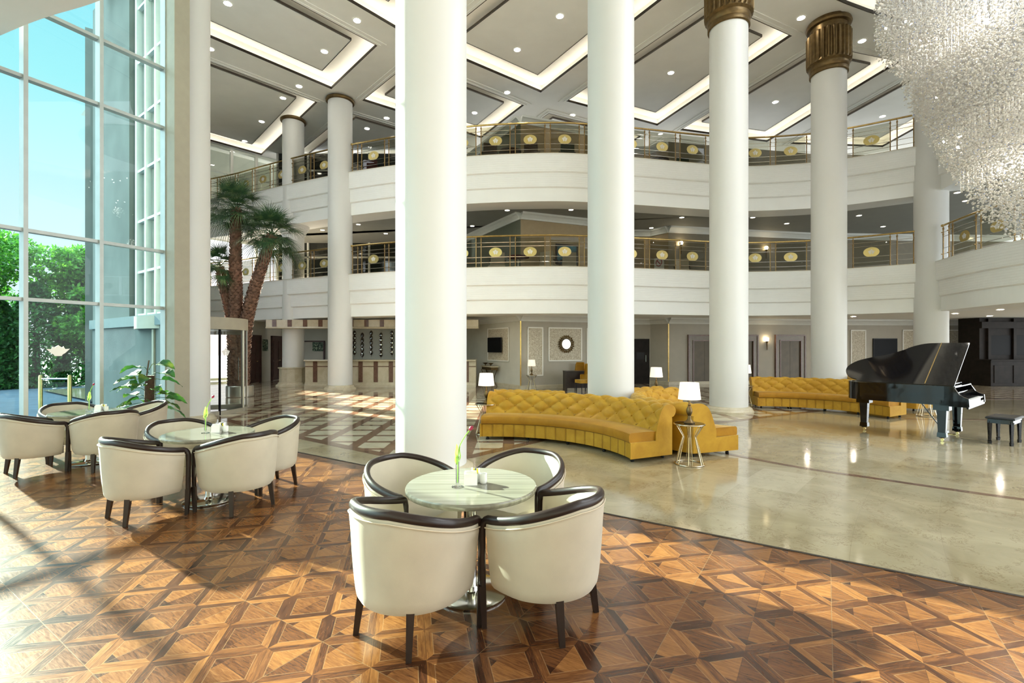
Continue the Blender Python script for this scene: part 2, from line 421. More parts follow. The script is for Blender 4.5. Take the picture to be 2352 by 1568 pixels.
def leafmat(name, c0, c1, c2, rough=0.5, transl=0.25):
    m, n, b = newmat(name); x = NX(n)
    gi = n.nodes.new('ShaderNodeNewGeometry'); P = gi.outputs['Position']
    g = x.noise(P, 5.0, 3, 0.6)
    col = x.ramp(g, [(0.3, c0), (0.5, c1), (0.7, c2)])
    n.links.new(col, b.inputs['Base Color']); b.inputs['Roughness'].default_value = rough
    tr = n.nodes.new('ShaderNodeBsdfTranslucent'); n.links.new(col, tr.inputs[0])
    mx = n.nodes.new('ShaderNodeMixShader'); mx.inputs[0].default_value = transl
    o = [q for q in n.nodes if q.type == 'OUTPUT_MATERIAL'][0]
    n.links.new(b.outputs[0], mx.inputs[1]); n.links.new(tr.outputs[0], mx.inputs[2]); n.links.new(mx.outputs[0], o.inputs[0])
    return m
def artmat():
    m, n, b = newmat('botanical_print'); x = NX(n); P, X, Y, Z = x.obj()
    g = x.noise(P, 9.0, 3, 0.6, 1.5)
    n.links.new(x.ramp(g, [(0.42, (0.01, 0.03, 0.02)), (0.52, (0.03, 0.09, 0.05)), (0.58, (0.35, 0.42, 0.3))]), b.inputs['Base Color']); return m

M = dict(
    white=plain('white_plaster', (0.80, 0.79, 0.73), 0.6, var=0.02, bump=0.05),
    column=plain('white_column_paint', (0.71, 0.715, 0.70), 0.45, var=0.012, scale=1.5),
    fascia=plain('white_fascia_paint', (0.90, 0.91, 0.90), 0.5, var=0.015, scale=2),
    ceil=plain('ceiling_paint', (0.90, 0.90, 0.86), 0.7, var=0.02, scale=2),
    soffit_shaded=plain('shaded_gallery_ceiling', (0.30, 0.30, 0.27), 0.7, var=0.03, scale=2),  # gloom under the upper gallery darkened into the ceiling colour
    brown=plain('bronze_edge_trim', (0.022, 0.014, 0.007), 0.5, 0.0, var=0.1),
    bronze=plain('antique_bronze', (0.15, 0.098, 0.040), 0.40, 0.75, var=0.25, scale=10),
    bronze2=plain('bronze_lift_door', (0.075, 0.056, 0.030), 0.4, 0.2, var=0.2, scale=3),
    brass=plain('polished_brass', (0.55, 0.40, 0.16), 0.22, 1.0, var=0.15, scale=8),
    gold=plain('brushed_gold', (0.62, 0.50, 0.20), 0.35, 0.7, var=0.12, scale=2),
    chrome=plain('chrome', (0.62, 0.62, 0.60), 0.12, 1.0, var=0.05),
    steel=plain('brushed_steel', (0.50, 0.49, 0.45), 0.3, 0.9, var=0.08, scale=4),
    alu=plain('painted_aluminium', (0.40, 0.43, 0.42), 0.4, 0.3, var=0.05),
    alud=plain('grey_aluminium', (0.20, 0.23, 0.23), 0.4, 0.35, var=0.05),
    jamb=plain('taupe_jamb', (0.36, 0.33, 0.26), 0.6, var=0.04),
    glass=glassmat('window_glass', (0.50, 0.74, 0.76), 1.45, 0.0, 0.45),
    clear=glassmat('clear_glass', (0.92, 0.96, 0.93), 1.45),
    rail_glass=glassmat('railing_glass', (0.52, 0.52, 0.44), 1.45),
    champ=plain('champagne_metal', (0.58, 0.50, 0.36), 0.2, 1.0, var=0.1, scale=8),
    crystal_glass=glassmat('vase_glass', (0.96, 0.97, 0.96), 1.35, 0.02, 0.9),
    cove=emit('cove_strip', (1.0, 0.92, 0.80), 5.0),
    lamp=emit('downlight_lens', (1.0, 0.93, 0.80), 40.0),
    lamp_in=emit('gallery_downlight_lens', (1.0, 0.90, 0.70), 14.0),
    lamp_gf=emit('lobby_downlight_lens', (1.0, 0.90, 0.74), 90.0),
    spark=emit('chandelier_bulb', (1.0, 0.95, 0.85), 30.0),
    flame=emit('sconce_bulb', (1.0, 0.80, 0.50), 14.0),
    shade=plain('cream_lampshade', (0.80, 0.76, 0.68), 0.8, var=0.02, emis=(1.0, 0.86, 0.66), es=0.35),
    wood_floor=wood_floor(), marble=marble_floor(), lattice=lattice_floor(),
    inlay=marble('brown_marble_inlay', (0.115, 0.060, 0.036), (0.20, 0.115, 0.075), (0.42, 0.34, 0.27), 2.5, 0.08),
    stone=marble('cream_stone', (0.50, 0.44, 0.31), (0.62, 0.56, 0.43), (0.36, 0.27, 0.15), 1.6, 0.25),
    stoneb=marble('brown_stone', (0.10, 0.050, 0.034), (0.17, 0.09, 0.062), (0.3, 0.2, 0.15), 6.0, 0.25),
    fabric=plain('cream_velvet', (0.50, 0.445, 0.35), 0.75, var=0.07, scale=5, bump=0.05, bscale=220, sheen=0.35),
    seam=plain('cream_piping', (0.56, 0.48, 0.36), 0.7),
    dwood=plain('dark_mahogany', (0.017, 0.008, 0.006), 0.38, var=0.3, scale=8, coat=0.1, spec=0.35),
    ddoor=plain('dark_door_wood', (0.055, 0.020, 0.018), 0.4, var=0.3, scale=5),
    bar=plain('bar_dark_wood', (0.016, 0.012, 0.010), 0.5, var=0.3, scale=5, spec=0.15),
    top=table_top(),
    velvet=velvet('mustard_velvet', (0.37, 0.185, 0.012), (0.54, 0.31, 0.03)),
    velvet2=velvet('ochre_velvet', (0.31, 0.135, 0.008), (0.44, 0.22, 0.016)),
    seam_crease=plain('seam_and_crease_shade', (0.22, 0.10, 0.01), 0.7),  # dark tone for skirt seams and for shade drawn in the tuft creases
    black=plain('black_lacquer', (0.004, 0.004, 0.005), 0.05, var=0.1, spec=0.4),
    blackm=plain('black_satin', (0.010, 0.010, 0.011), 0.4, var=0.1, spec=0.25),
    screen=plain('screen_black', (0.004, 0.004, 0.005), 0.4, var=0.1, spec=0.1),
    keys=plain('ivory_keys', (0.72, 0.72, 0.68), 0.3, var=0.02),
    wallg=plain('greige_wall', (0.58, 0.57, 0.50), 0.7, var=0.04, scale=3, bump=0.05),
    wallr=plain('taupe_wall', (0.44, 0.41, 0.35), 0.7, var=0.04, scale=3, bump=0.05),
    wallc=plain('pale_counter_wall', (0.60, 0.62, 0.56), 0.7, var=0.03, scale=3),
    cornice=plain('cornice_white', (0.68, 0.69, 0.66), 0.6, var=0.02),
    ptrim=plain('panel_moulding', (0.88, 0.87, 0.82), 0.5, var=0.02),
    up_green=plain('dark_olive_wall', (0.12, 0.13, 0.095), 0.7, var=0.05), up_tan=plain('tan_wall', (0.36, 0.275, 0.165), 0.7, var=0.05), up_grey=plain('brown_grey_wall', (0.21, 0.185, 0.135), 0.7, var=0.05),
    damask=damask(), mirror=plain('mirror', (0.33, 0.33, 0.31), 0.05, 1.0, var=0.03),
    ceramic=plain('white_ceramic', (0.86, 0.86, 0.83), 0.2, var=0.01, coat=0.4),
    paper=plain('paper_white', (0.82, 0.80, 0.76), 0.7, var=0.02),
    yel=plain('yellow_paper', (0.75, 0.62, 0.05), 0.6), blk=plain('black_paper', (0.03, 0.03, 0.03), 0.6),
    petal=plain('tulip_petal', (0.33, 0.02, 0.07), 0.4, var=0.3, scale=40),
    stem=leafmat('tulip_leaf', (0.28, 0.50, 0.05), (0.40, 0.66, 0.10), (0.55, 0.75, 0.20), 0.4, 0.4),
    leaf=leafmat('pothos_leaf', (0.008, 0.045, 0.012), (0.03, 0.12, 0.015), (0.20, 0.25, 0.03), 0.55, 0.3),
    palm=leafmat('palm_frond', (0.016, 0.045, 0.020), (0.040, 0.10, 0.038), (0.13, 0.19, 0.07), 0.45, 0.2),
    bark=bark(), coir=plain('coir_pole', (0.06, 0.035, 0.02), 0.9, var=0.3, scale=20),
    tree=leafmat('tree_leaf', (0.012, 0.06, 0.008), (0.045, 0.19, 0.015), (0.17, 0.42, 0.03), 0.6, 0.4),
    hedge=leafmat('hedge_leaf', (0.006, 0.045, 0.008), (0.018, 0.10, 0.016), (0.06, 0.22, 0.03), 0.6, 0.35),
    trunk=plain('tree_bark', (0.08, 0.06, 0.04), 0.9, var=0.3),
    asphalt=plain('asphalt', (0.055, 0.085, 0.12), 0.8, var=0.2, scale=2),
    concrete=plain('grey_cladding', (0.16, 0.17, 0.155), 0.9, var=0.12, scale=1.2, spec=0.0),
    concl=plain('grey_lintel', (0.10, 0.145, 0.15), 0.5, var=0.06),
    dglass=plain('dark_office_glass', (0.02, 0.022, 0.02), 0.06, var=0.3, scale=1, spec=0.8),
    soil=plain('potting_soil', (0.04, 0.028, 0.018), 0.9),
    pot=plain('dark_planter', (0.03, 0.035, 0.04), 0.3),
    maroon=plain('maroon_fabric', (0.10, 0.02, 0.02), 0.7), dgreen=plain('dark_green_fabric', (0.015, 0.035, 0.015), 0.7),
    dbrown=plain('brown_fabric', (0.06, 0.035, 0.02), 0.7),
    art=artmat(), blueart=plain('blue_painting', (0.05, 0.17, 0.25), 0.5, var=0.9, scale=3), red=plain('sign_red', (0.35, 0.02, 0.04), 0.5),
    decal=plain('white_decal', (0.85, 0.85, 0.83), 0.5, var=0.01),
)
def crystalmat():
    m = bpy.data.materials.new('crystal'); m.use_nodes = True; n = m.node_tree; n.nodes.clear()
    x = NX(n); gi = n.nodes.new('ShaderNodeNewGeometry')
    h = x.white(gi.outputs['True Normal'])
    col = x.ramp(h, [(0.0, (0.80, 0.74, 0.62)), (0.5, (0.95, 0.93, 0.88)), (0.97, (1, 1, 1)), (0.985, (0.35, 0.5, 1.0))])  # facet tones and rare blue glints coloured in for sparkle
    g = n.nodes.new('ShaderNodeBsdfGlossy'); g.inputs['Roughness'].default_value = 0.12; n.links.new(col, g.inputs[0])
    t = n.nodes.new('ShaderNodeBsdfTranslucent'); n.links.new(col, t.inputs[0])
    d = n.nodes.new('ShaderNodeBsdfDiffuse'); n.links.new(col, d.inputs[0])
    m1 = n.nodes.new('ShaderNodeMixShader'); m1.inputs[0].default_value = 0.5
    n.links.new(t.outputs[0], m1.inputs[1]); n.links.new(d.outputs[0], m1.inputs[2])
    m3 = n.nodes.new('ShaderNodeMixShader'); m3.inputs[0].default_value = 0.25
    n.links.new(m1.outputs[0], m3.inputs[1]); n.links.new(g.outputs[0], m3.inputs[2])
    tp = n.nodes.new('ShaderNodeBsdfTransparent'); m2 = n.nodes.new('ShaderNodeMixShader'); m2.inputs[0].default_value = 0.85
    n.links.new(tp.outputs[0], m2.inputs[1]); n.links.new(m3.outputs[0], m2.inputs[2])
    o = n.nodes.new('ShaderNodeOutputMaterial'); n.links.new(m2.outputs[0], o.inputs[0]); return m
M['crystal'] = crystalmat()

# ================================================================ THE BUILDING
CEIL = 11.5
WD = Vector((-0.457, -0.889, 0)).normalized(); WN = Vector((0.889, -0.457, 0)).normalized()
W0 = Vector((-7.35, 10.3, 0))
W1 = W0 + WD * 5.5; W2 = W1 + Vector((-0.27, -0.963, 0)) * 6.2; W3 = W2 + Vector((-0.08, -1.0, 0)) * 6.2
U = Vector((0.8387, -0.5446, 0)); V = Vector((0.5446, 0.8387, 0)); VB = 4.64
def uv(u, v): return U * u + V * v

# floors
o = MB().add([(-7.35, 10.3, 0), tuple(W1), tuple(W2), tuple(W3), (15.5, -6.6, 0), tuple(uv(15.5, VB))], [(0, 1, 2, 3, 4, 5)]).build('floor', M['wood_floor'], smooth=0)
struct(o)
o = MB().add([(-7.35, 10.3, 0), tuple(uv(15.5, VB)), (27, -4, 0), (27, 27, 0), (-10.6, 27.2, 0), tuple(pol(45, 133)), tuple(pol(45, 138)), tuple(pol(45, 144.2)), tuple(pol(31.6, 144.2))],
             [tuple(range(9))]).build('floor', M['marble'], smooth=0); struct(o)
# dark edge strip between timber tile and marble
o = MB().bar(uv(-11.9, VB) + Vector((0, 0, .001)), uv(15.4, VB) + Vector((0, 0, .001)), 0.03, 0.006, up=Vector((0, 0, 1))).build('trim_1', M['brown'], smooth=0); struct(o)
# lattice inlay field outside the round hall
bord = [(-9.2, 13.2), (-7.2, 11.7), (-5.5, 10.22), (-3.91, 8.99), (-2.03, 7.60), (-1.3, 7.10), (-0.67, 7.42), (0.52, 8.75), (1.4, 9.6), (2.9, 10.25), (4.58, 10.75), (6.3, 11.75), (8.0, 12.7), (10.4, 14.2), (13.0, 15.2), (16, 15.6), (20, 14.2), (26, 12.5)]
poly = [(p[0], p[1], 0.0015) for p in bord] + [(26, 26.5, 0.0015), (-10.2, 26.5, 0.0015), (-13.0, 23.5, 0.0015), (-14.5, 17.5, 0.0015)]
o = MB().add(poly, [tuple(range(len(poly)))]).build('floor', M['lattice'], smooth=0); struct(o)
bp = [Vector((p[0], p[1], 0)) for p in bord]
o = MB().sweep(bp, [(-0.09, 0.0), (-0.09, 0.003), (0.09, 0.003), (0.09, 0.0)]).build('trim_2', M['inlay'], smooth=0); struct(o)
ring = smooth_path([(2.9, 8.6, 0), (3.15, 8.0, 0), (3.48, 7.53, 0), (4.05, 6.77, 0), (4.61, 6.27, 0), (5.68, 5.36, 0), (7.2, 4.35, 0), (9.5, 3.3, 0)], 8)
o = MB().sweep(ring, [(-0.05, 0.0), (-0.05, 0.003), (0.05, 0.003), (0.05, 0.0)]).build('trim_3', M['inlay'], smooth=0); struct(o)
ring = smooth_path([(9.2, 11.3, 0), (11.5, 11.1, 0), (14, 10.3, 0), (18, 8.6, 0)], 8)
o = MB().sweep(ring, [(-0.06, 0.0), (-0.06, 0.003), (0.06, 0.003), (0.06, 0.0)]).build('trim_4', M['inlay'], smooth=0); struct(o)
# ground outside
o = MB().add([(-90, -40, -.06), (-7.3, -40, -.06), (-7.3, 10.3, -.06), (-12, 26, -.06), (-12, 90, -.06), (-90, 90, -.06)], [(0, 1, 2, 3, 4, 5)]).build('floor', M['asphalt'], smooth=0); struct(o)

# ---- emblem: a small fan of slanting bars (built in its own x,z plane)
def emblem(mb, c, ax, up, sc, mi=0):
    c = Vector(c); ax = Vector(ax); up = Vector(up); nrm = ax.cross(up).normalized()
    def q(pts):
        vs = [c + ax * (p[0] * sc) + up * (p[1] * sc) + nrm * d for d in (-0.002, 0.002) for p in pts]
        k = len(pts)
        fs = [tuple(range(k - 1, -1, -1)), tuple(range(k, 2 * k))] + [(i, (i + 1) % k, k + (i + 1) % k, k + i) for i in range(k)]
        mb.add(vs, fs, mi)
    for s in (-1, 1):
        q([(s * .50, .12), (s * .40, .24), (s * .10, -.42), (s * .24, -.42)])
        q([(s * .34, .20), (s * .25, .31), (s * .02, -.20), (s * .08, -.36)])
        q([(s * .19, .28), (s * .10, .36), (s * .01, .10), (s * .04, -.06)])
    q([(-.16, .40), (0, .50), (.16, .40), (0, .26)])

# ---- curtain wall
def curtain(name, a, b, mulls, trans, z1, mat_m, glass, depth=0.18, wid=0.06, inn=None, th=0.06):
    d = (b - a).normalized(); n = inn if inn is not None else Vector((-d.y, d.x, 0)); L = (b - a).length
    root = thing(name, None, None, tuple(a)); struct(root); del_ = Vector(a)
    g = MB().add([(0, 0, 0), tuple(d * L), tuple(d * L + Vector((0, 0, z1))), (0, 0, z1)], [(0, 1, 2, 3)]).build('pane', glass, root, smooth=0)
    for t in mulls:
        p = d * t + n * depth / 2
        mb = MB(); mb.bar(p + Vector((0, 0, 0)), p + Vector((0, 0, z1)), wid, depth, up=n)
        mb.build('mullion', mat_m, root, smooth=0)
    for z in trans:
        mb = MB(); p = n * (depth * .38)
        mb.bar(p + Vector((0, 0, z)), d * L + p + Vector((0, 0, z)), depth * .72, th)
        mb.build('transom', mat_m, root, smooth=0)
    return root
TR = [0.08, 2.50, 3.68, 6.28, 7.52, 9.6, 11.42]
win1 = curtain('window_1', W0, W1, [0.10, 1.22, 2.28, 3.34, 4.40, 5.44], TR, CEIL, M['alu'], M['glass'], inn=WN)
n2 = Vector((0.963, -0.27, 0)); n3 = Vector((1, -0.08, 0)).normalized()
curtain('window_2', W1, W2, [k * 1.03 for k in range(7)], TR, CEIL, M['alu'], M['glass'], inn=n2)
curtain('window_3', W2, W3, [k * 1.03 for k in range(7)], TR, CEIL, M['alu'], M['glass'], inn=n3)
mb = MB(); cpt = WD * 1.80 + WN * 0.02 + Vector((0, 0, 1.62)); 
for s in (-1, 1):
    pass
up = Vector((0, 0, 1)); ax = -WD
def leafd(pts):
    k = len(pts); vs = [cpt + ax * p[0] + up * p[1] + WN * dd for dd in (0, .004) for p in pts]
    mb.add(vs, [tuple(range(k)), tuple(range(2 * k - 1, k - 1, -1))] + [(i, (i + 1) % k, k + (i + 1) % k, k + i) for i in range(k)])
leafd([(0, .10), (.05, .06), (.075, .075), (.10, .03), (.165, .035), (.10, -.04), (.06, -.07), (.05, -.095), (-.05, -.095), (-.06, -.07), (-.10, -.04), (-.165, .035), (-.10, .03), (-.075, .075), (-.05, .06)])
mb.build('decal', M['decal'], win1, smooth=0)
o = MB().bar(Vector((-12.1, -6.7, 5.75)), Vector((17, -11, 5.75)), .3, 11.5).build('wall_light_baffle', M['wallr'], smooth=0); struct(o)  # unseen wall behind the camera, added to hold back daylight
# taupe jamb beside the window
o = MB().box(W0 + WN * 0.24 + WD * (-0.04) + Vector((0, 0, CEIL / 2)), (0.30, 0.50, CEIL), math.atan2(WN.y, WN.x) + PI / 2).build('trim_5', M['jamb'], smooth=0); struct(o)

# entrance bay: side wall running outwards, then the glazed front
GD = Vector((-0.811, 0.585, 0)); G0 = Vector((-7.37, 10.94, 0)); GN = Vector((0.585, 0.811, 0))
o = MB()
o.bar(G0 + GD * 3.0 + Vector((0, 0, 7.05)), G0 + GD * 6.1 + Vector((0, 0, 7.05)), 0.4, 9.2)
o = o.build('wall_west', M['concrete'], smooth=0); struct(o)
o = MB(); o.bar(G0 + GD * 0.75 + Vector((0, 0, 1.1)), G0 + GD * 6.1 + Vector((0, 0, 1.1)), 0.42, 2.2)
o = o.build('wall_west', M['concrete'], smooth=0); struct(o)
o = MB(); o.bar(G0 + GD * 0.7 + Vector((0, 0, 2.33)), G0 + GD * 6.15 + Vector((0, 0, 2.33)), 0.55, 0.26)
o = o.build('trim_6', M['concl'], smooth=0); struct(o)
curtain('window_4', G0 + GD * 0.75, G0 + GD * 2.9, [0.05, 0.75, 1.4, 2.05], [2.5, 3.6, 4.9, 6.2, 7.6, 9.0, 10.4], CEIL, M['white'], M['clear'], inn=-GN, depth=.12, wid=.09)
Fa, Fb, Fc = pol(38.4, 144.2), pol(45, 141.4), pol(45, 131.2)
Fm = Fb
o = MB().bar(Fa + Vector((0, 0, 5.75)), Fm + Vector((0, 0, 5.75)), .4, 11.5).build('wall_west', M['concrete'], smooth=0); struct(o)  # out of view, made solid to keep sun off the marble
curtain('window_5', Fb, Fc, [k * 1.14 for k in range(8)], [0.1, 2.6, 4.1, 6.9, 8.2, 10.2, 11.4], CEIL, M['white'], M['clear'], inn=None, depth=.2, wid=.12, th=.12)

Fo = Vector((-.8, .8, 0))
o = MB().bar(Fb + Fo + Vector((0, 0, 9.9)), Fc + Fo + Vector((0, 0, 9.9)), .2, 3.4).build('wall_north_west', M['wallc'], smooth=0); struct(o)
# ---- ceiling with radial coffers
RR = [22.9 + .35, 24.6, 31.2, 32.4, 36.0, 37.4, 44.7, 46.0]
TH = [133.1 + 11.05 * k for k in range(-5, 4)]          # column axes, 77.9 .. 166
def rim_pt(r, th, side):
    if r > 37 and 140 < th < 150: th = 141.7
    a = th + side * math.degrees(0.64 / r); return pol(r, a)
cv = []; cf = []
cof = []
for j in range(len(TH) - 1):
    big = TH[j] < 140          # full depth only where the hall reaches out
    for i in range(len(RR) - 1):
        if not big and i >= 2: continue
        q = [rim_pt(RR[i], TH[j], 1), rim_pt(RR[i], TH[j + 1], -1), rim_pt(RR[i + 1], TH[j + 1], -1), rim_pt(RR[i + 1], TH[j], 1)]
        if i in (1, 3, 5) and big and TH[j] > 85: cof.append([Vector(p) for p in q]); continue
        if i >= 1:
            k = len(cv); cv += q; cf.append((k, k + 1, k + 2, k + 3))
        else:                   # first strip follows the round edge
            k = len(cv); A = [pol(RR[0], TH[j] + (TH[j + 1] - TH[j]) * t / 8) for t in range(9)]
            cv += A + [q[2], q[3]]; cf.append(tuple(k + t for t in range(11)))
for j in range(len(TH)):
    for i in range(0, len(RR) - 1):
        if i >= 2 and TH[j] > 145: continue
        a0, a1, b0, b1 = rim_pt(RR[i], TH[j], -1), rim_pt(RR[i], TH[j], 1), rim_pt(RR[i + 1], TH[j], 1), rim_pt(RR[i + 1], TH[j], -1)
        if i == 0: a0 = a1 = pol(RR[0], TH[j])
        k = len(cv); cv += [a0, a1, b0, b1]; cf.append((k, k + 1, k + 2, k + 3) if i else (k, k + 2, k + 3))
ceil = MB().add([(p[0], p[1], CEIL) for p in cv], cf).build('ceiling', M['ceil'], smooth=0, recalc=False); struct(ceil)
# roof slab above everything, keeps daylight out
def rmax(a): return 31.9 if a > 144.2 else (38.4 + (46 - 38.4) * (144.2 - a) / 2.8 if a > 141.4 else 46)
SK0, SK1, SR0, SR1 = 78, 126, 9.0, 21.0          # unseen roof opening, added to bring daylight to the galleries
def sector(mb, r0, r1, a0, a1, z):
    n = max(2, int((a1 - a0) / 3)); aa = sorted(set([a0 + (a1 - a0) * k / n for k in range(n + 1)] + [q for q in (141.4, 144.2, 144.21) if a0 < q < a1]))
    f0 = r0 if callable(r0) else (lambda a: r0); f1 = r1 if callable(r1) else (lambda a: r1)
    mb.grid([[Vector((pol(f0(a), a).x, pol(f0(a), a).y, z)) for a in aa], [Vector((pol(f1(a), a).x, pol(f1(a), a).y, z)) for a in aa]])
o = MB()
sector(o, SR1, rmax, 40, 250, 12.9); sector(o, SR0, SR1, 40, SK0, 12.9); sector(o, SR0, SR1, SK1, 250, 12.9); sector(o, .01, SR0, 40, 400, 12.9)
o = o.build('ceiling', M['white'], smooth=0, recalc=False); struct(o)
def offs(q, d):                 # offset a convex quad outwards
    n = len(q); c = sum(q, Vector()) / n; out = []
    for i in range(n):
        p0, p1, p2 = q[i - 1], q[i], q[(i + 1) % n]
        def nn(a, b):
            t = (b - a).normalized(); m_ = Vector((t.y, -t.x, 0))
            return m_ if m_.dot((a + b) / 2 - c) > 0 else -m_
        n1, n2_ = nn(p0, p1), nn(p1, p2); s = n1 + n2_
        out.append(p1 + s * (d / s.dot(n1)))
    return out
def quadring(mb, qa, za, qb, zb, mi=0):
    n = len(qa); vs = [(p.x, p.y, za) for p in qa] + [(p.x, p.y, zb) for p in qb]
    mb.add(vs, [(i, (i + 1) % n, n + (i + 1) % n, n + i) for i in range(n)], mi)
def coffer(q):
    mb = MB()
    for d0, d1, z in ((0.02, 0.10, CEIL - .035), (0.10, 0.24, CEIL - .02)):
        quadring(mb, offs(q, d1), CEIL, offs(q, d1), z); quadring(mb, offs(q, d1), z, offs(q, d0), z)
    mb.build('coffer_moulding', M['ceil'], ceil, smooth=0, recalc=False)
    mb = MB(); quadring(mb, offs(q, .02), CEIL - .035, offs(q, 0), CEIL - .04); quadring(mb, q, CEIL - .04, q, CEIL + .05)
    mb.build('coffer_edge', M['brown'], ceil, smooth=0, recalc=False)
    mb = MB(); quadring(mb, q, CEIL + .05, offs(q, .28), CEIL + .05); quadring(mb, offs(q, .28), CEIL + .05, offs(q, .28), CEIL + .42)
    oq = offs(q, .28); mb.add([(p.x, p.y, CEIL + .42) for p in oq], [tuple(range(4))])
    mb.build('coffer_recess', M['white'], ceil, smooth=0, recalc=False)
    pq = offs(q, -.6); mb = MB(); mb.add([(p.x, p.y, CEIL + .14) for p in pq], [tuple(range(4))])
    mb.build('coffer_panel', M['ceil'], ceil, smooth=0, recalc=False)
    mb = MB(); quadring(mb, pq, CEIL + .135, pq, CEIL + .21)
    pq2 = offs(pq, -.022); mb.add([(p.x, p.y, CEIL + .128) for p in pq + pq2], [(i, (i + 1) % 4, 4 + (i + 1) % 4, 4 + i) for i in range(4)])
    mb.build('panel_edge', M['brown'], ceil, smooth=0, recalc=False)
    mb = MB(); a_, b_ = offs(q, .10), offs(q, .17); quadring(mb, a_, CEIL + .075, b_, CEIL + .075)
    mb.build('cove_light', M['cove'], ceil, smooth=0, recalc=False)
for q in cof: coffer(q)
# round central recess
NA = 60; A0, A1 = 60, 190
def arc(r, z): return [Vector((pol(r, A0 + (A1 - A0) * k / NA).x, pol(r, A0 + (A1 - A0) * k / NA).y, z)) for k in range(NA + 1)]
mb = MB(); mb.grid([arc(RR[0] + .0, CEIL), arc(RR[0], CEIL - .03), arc(RR[0] - .25, CEIL - .03), arc(RR[0] - .25, CEIL + .0)]); mb.build('dome_moulding', M['ceil'], ceil, smooth=0, recalc=False)
mb = MB(); mb.grid([arc(RR[0] - .25, CEIL - .04), arc(RR[0] - .27, CEIL - .04), arc(RR[0] - .27, CEIL + .06)]); mb.build('dome_edge', M['brown'], ceil, smooth=0, recalc=False)
mb = MB(); mb.grid([arc(RR[0] - .27, CEIL + .06), arc(RR[0] + .1, CEIL + .06), arc(RR[0] + .1, CEIL + .5), arc(RR[0] - 1.0, CEIL + .62), arc(SR1, CEIL + .62)]); sector(mb, SR0, SR1, A0, SK0, CEIL + .62); sector(mb, SR0, SR1, SK1, A1, CEIL + .62); mb.build('dome_recess', M['white'], ceil, smooth=0, recalc=False)
mb = MB(); mb.grid([arc(RR[0] - .12, CEIL + .085), arc(RR[0] - .05, CEIL + .085)]); mb.build('cove_light', M['cove'], ceil, smooth=0, recalc=False)
# overhang outside the tall window and the gallery slab above the cafe
gp = smooth_path([(-8.9, 8.2, 0), (-7.85, 7.79, 0), (-7.19, 7.56, 0), (-6.18, 7.24, 0), (-4.9, 6.7, 0), (-3.7, 5.8, 0), (-3.0, 4.6, 0)], 6)
o = MB().prism([(p.x, p.y) for p in gp] + [(-3.6, 2.5), (-9.5, 2.5), (-9.6, 6.0)], 6.87, 8.5).build('wall_cafe_gallery', M['fascia']); struct(o)

# ---- gallery fascias and slabs
GP = [(-14.6, 23.0, 0), (-12.8, 22.2, 0), (-11.14, 21.3, 0), (-9.2, 20.3, 0), (-7.41, 19.44, 0), (-6.44, 19.0, 0), (-4.41, 18.25, 0), (-1.58, 17.4, 0), (1.15, 17.1, 0), (2.69, 17.2, 0), (4.4, 17.5, 0), (7.4, 18.15, 0), (8.97, 18.35, 0), (11.15, 18.0, 0), (12.4, 17.45, 0), (13.85, 16.5, 0)]
GL = smooth_path(GP, 8)
GPR = [(14.15, 16.3, 0), (14.02, 15.9, 0), (13.62, 14.3, 0), (13.50, 12.8, 0), (13.75, 10.8, 0), (14.4, 8.8, 0), (15.5, 6.5, 0)]
GR = smooth_path(GPR, 8)
def fascia_prof(zt):
    p = [(-.30, zt), (0.02, zt), (0.02, zt - .03), (0, zt - .03)]
    def reed(d, za, zb, n):
        out = []
        for k in range(n):
            z = za + (zb - za) * (k + .5) / n
            out += [(d, z + .007), (d - .006, z), (d, z - .007)]
        return out
    p += reed(0, zt - .06, zt - .62, 7) + [(0, zt - .62), (-.025, zt - .645), (-.07, zt - .66)]
    p += reed(-.07, zt - .69, zt - 1.14, 6) + [(-.07, zt - 1.14), (-.09, zt - 1.16), (-.14, zt - 1.18), (-.14, zt - 1.65), (-1.1, zt - 1.65), (-1.1, zt - 1.5), (-.30, zt - 1.5)]
    return p
for nm, zt in (('wall_lower_gallery', 4.52), ('wall_upper_gallery', 8.52)):
    o = MB().sweep(GL, fascia_prof(zt)).build(nm, M['fascia'], smooth=0); struct(o)
    o = MB().sweep(GR, fascia_prof(zt)).build(nm, M['fascia'], smooth=0); struct(o)
    o = MB().sweep(GL, [(-.3, zt), (-.3, zt + .012), (.035, zt + .012), (.035, zt)]).build('trim_7', M['stone'], smooth=0); struct(o)
    back = [(p.x, p.y) for p in GL] + [(p.x, p.y) for p in GR]
    poly = [(GL[i].x, GL[i].y + 0.9) for i in range(len(GL))] + [(p.x + .9, p.y) for p in GR] + [(26, 6.5), (26, 27.2), (-10.6, 27.2), (-12.3, 25.4), (-14.7, 23.4)]
    o = MB().prism(poly, zt - 1.57, zt - .2).build('ceiling', M['soffit_shaded' if zt > 6 else 'ceil'], smooth=0); struct(o)
o = MB().sweep(GR, [(-.3, 8.5), (-.14, 8.5), (-.14, 11.5), (-.3, 11.5)]).build('wall_east', M['fascia'], smooth=0); struct(o)

